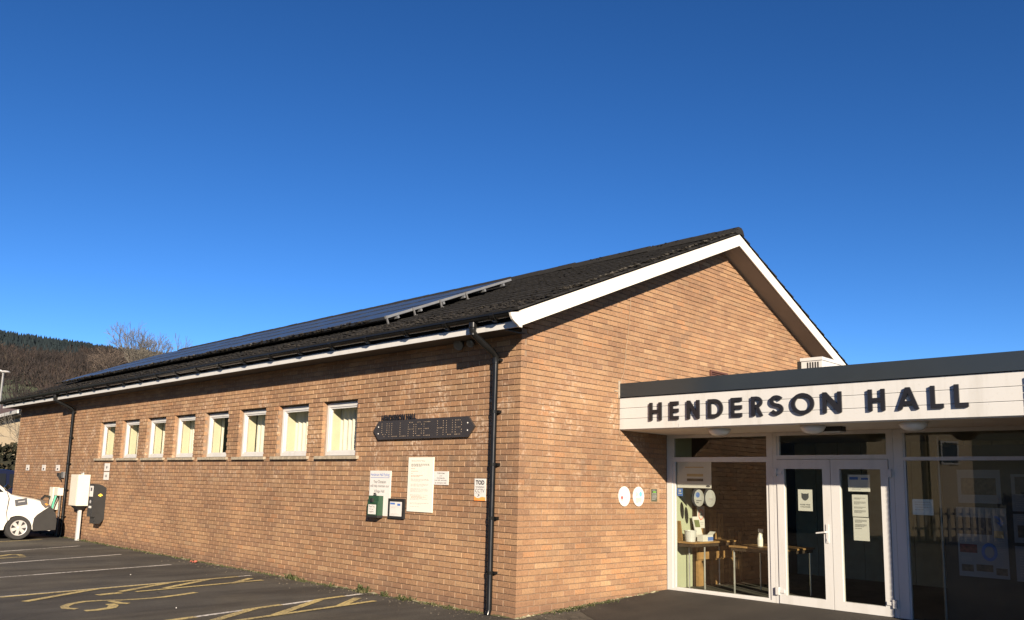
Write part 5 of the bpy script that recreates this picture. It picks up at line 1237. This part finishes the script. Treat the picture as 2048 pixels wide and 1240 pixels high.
leafmass('low_hedge', 'low hedge in front of the neighbouring cream house', 'hedge', -21, -19.6, -14, 1.5, 1.6, 2500, .14, M_HEDGE)

# ------------------------------------------------------------------ weeds, moss line and litter along the wall foot
b = MB()
def tuft(x, y, n, h):
    z0 = gz(x, y)
    for _ in range(n):
        a = random.random()*6.283; l = .65*h*random.uniform(.4, 1.1); wd = random.uniform(.004, .012); px_, py_ = x+random.gauss(0, .035), y+random.gauss(0, .05)
        dx, dy = math.cos(a)*l*.6, math.sin(a)*l*.6
        b.quad([(px_-wd*math.sin(a), py_+wd*math.cos(a), z0), (px_+wd*math.sin(a), py_-wd*math.cos(a), z0), (px_+dx*.6+wd*1.3*math.sin(a), py_+dy*.6-wd*math.cos(a), z0+l*.7), (px_+dx, py_+dy, z0+l*random.uniform(.6, 1))], 0, random.random())
for y, h, n in ((8.6, .07, 24), (8.3, .05, 14), (7.9, .06, 18), (5.15, .17, 34), (4.95, .13, 30), (4.75, .10, 18), (3.9, .10, 16), (3.1, .19, 34), (3.0, .12, 24), (2.55, .14, 26), (2.1, .13, 30), (1.95, .1, 24), (1.5, .07, 18), (1.15, .08, 22), (.95, .06, 14), (.7, .05, 12)):
    tuft(-.06+random.uniform(-.04, .02), y, n, h)
for _ in range(150):
    y = random.uniform(5, 20); tuft(-.03-abs(random.gauss(0, .03)), y, random.randint(3, 9), random.uniform(.03, .10))
for _ in range(70): tuft(-.05-abs(random.gauss(0, .04)), random.uniform(.5, 5), random.randint(3, 8), random.uniform(.02, .05))
for _ in range(60): tuft(random.uniform(.55, 1.9), -.03-abs(random.gauss(0, .03)), random.randint(4, 12), random.uniform(.02, .07))
tag(b.build('weeds', M_WEED), kind='stuff')
b = MB()
for _ in range(900):     # grit and dead leaves swept against the wall
    if random.random() < .75: x = -abs(random.gauss(0, .28))-.02; y = random.uniform(.2, 9)
    else: x = random.uniform(.1, 2.2); y = -abs(random.gauss(0, .12))-.02
    s = random.uniform(.003, .009); b.blob((x, y, gz(x, y)+s*.4), s*1.5, s*1.2, s*.6, 0, random.random())
tag(b.build('grit', rnd_mat('pale_grit', [(0, (.06, .05, .04)), (.6, (.12, .10, .075)), (1, (.30, .26, .20))])), kind='stuff')
b = MB()
for _ in range(380):
    y = random.uniform(.1, 20); x = -random.uniform(.0, .05); s = random.uniform(.015, .04); b.blob((x, y, -.048), s, s*2.2, s*.5, 0, random.uniform(.2, .9))
for _ in range(130):
    x = random.uniform(0, 3); s = random.uniform(.012, .03); b.blob((x, -random.uniform(0, .04), gz(x, -1)+.002), s*2, s, s*.7, 0, random.uniform(.2, 1))
tag(b.build('moss_line', rnd_mat('ground_moss', [(0, (.05, .045, .025)), (.6, (.09, .085, .04)), (1, (.28, .25, .17))])), kind='stuff')
t = thing('crisp_packet', 'crumpled red crisp packet lying at the foot of the long wall', 'litter', (-.22, 8.3, -.05))
b = MB(); N = 7
for j in range(N):
    for i in range(N): b.v.append((-.27+.11*i/(N-1), 8.24+.14*j/(N-1), -.045+random.uniform(0, .035)*(0.4+abs(i-3)/3)+.025*math.exp(-((i-3)**2+(j-3)**2)/5)))
for j in range(N-1):
    for i in range(N-1): a = j*N+i; b.face((a, a+1, a+N+1, a+N))
b.build('foil', mat('red_foil', (0.36, 0.11, 0.075), 0.35, var=.4, scale=30), t)
for (x, y, lab) in ((-1.95, 6.9, 'tiny white pebble on the asphalt between the bay lines'), (-2.9, 3.05, 'tiny white pebble on the asphalt near the front hatching')):
    b = MB(); b.blob((x, y, -.043), .011, .013, .010); tag(b.build('pebble', M_SIGNW), lab, 'pebble')
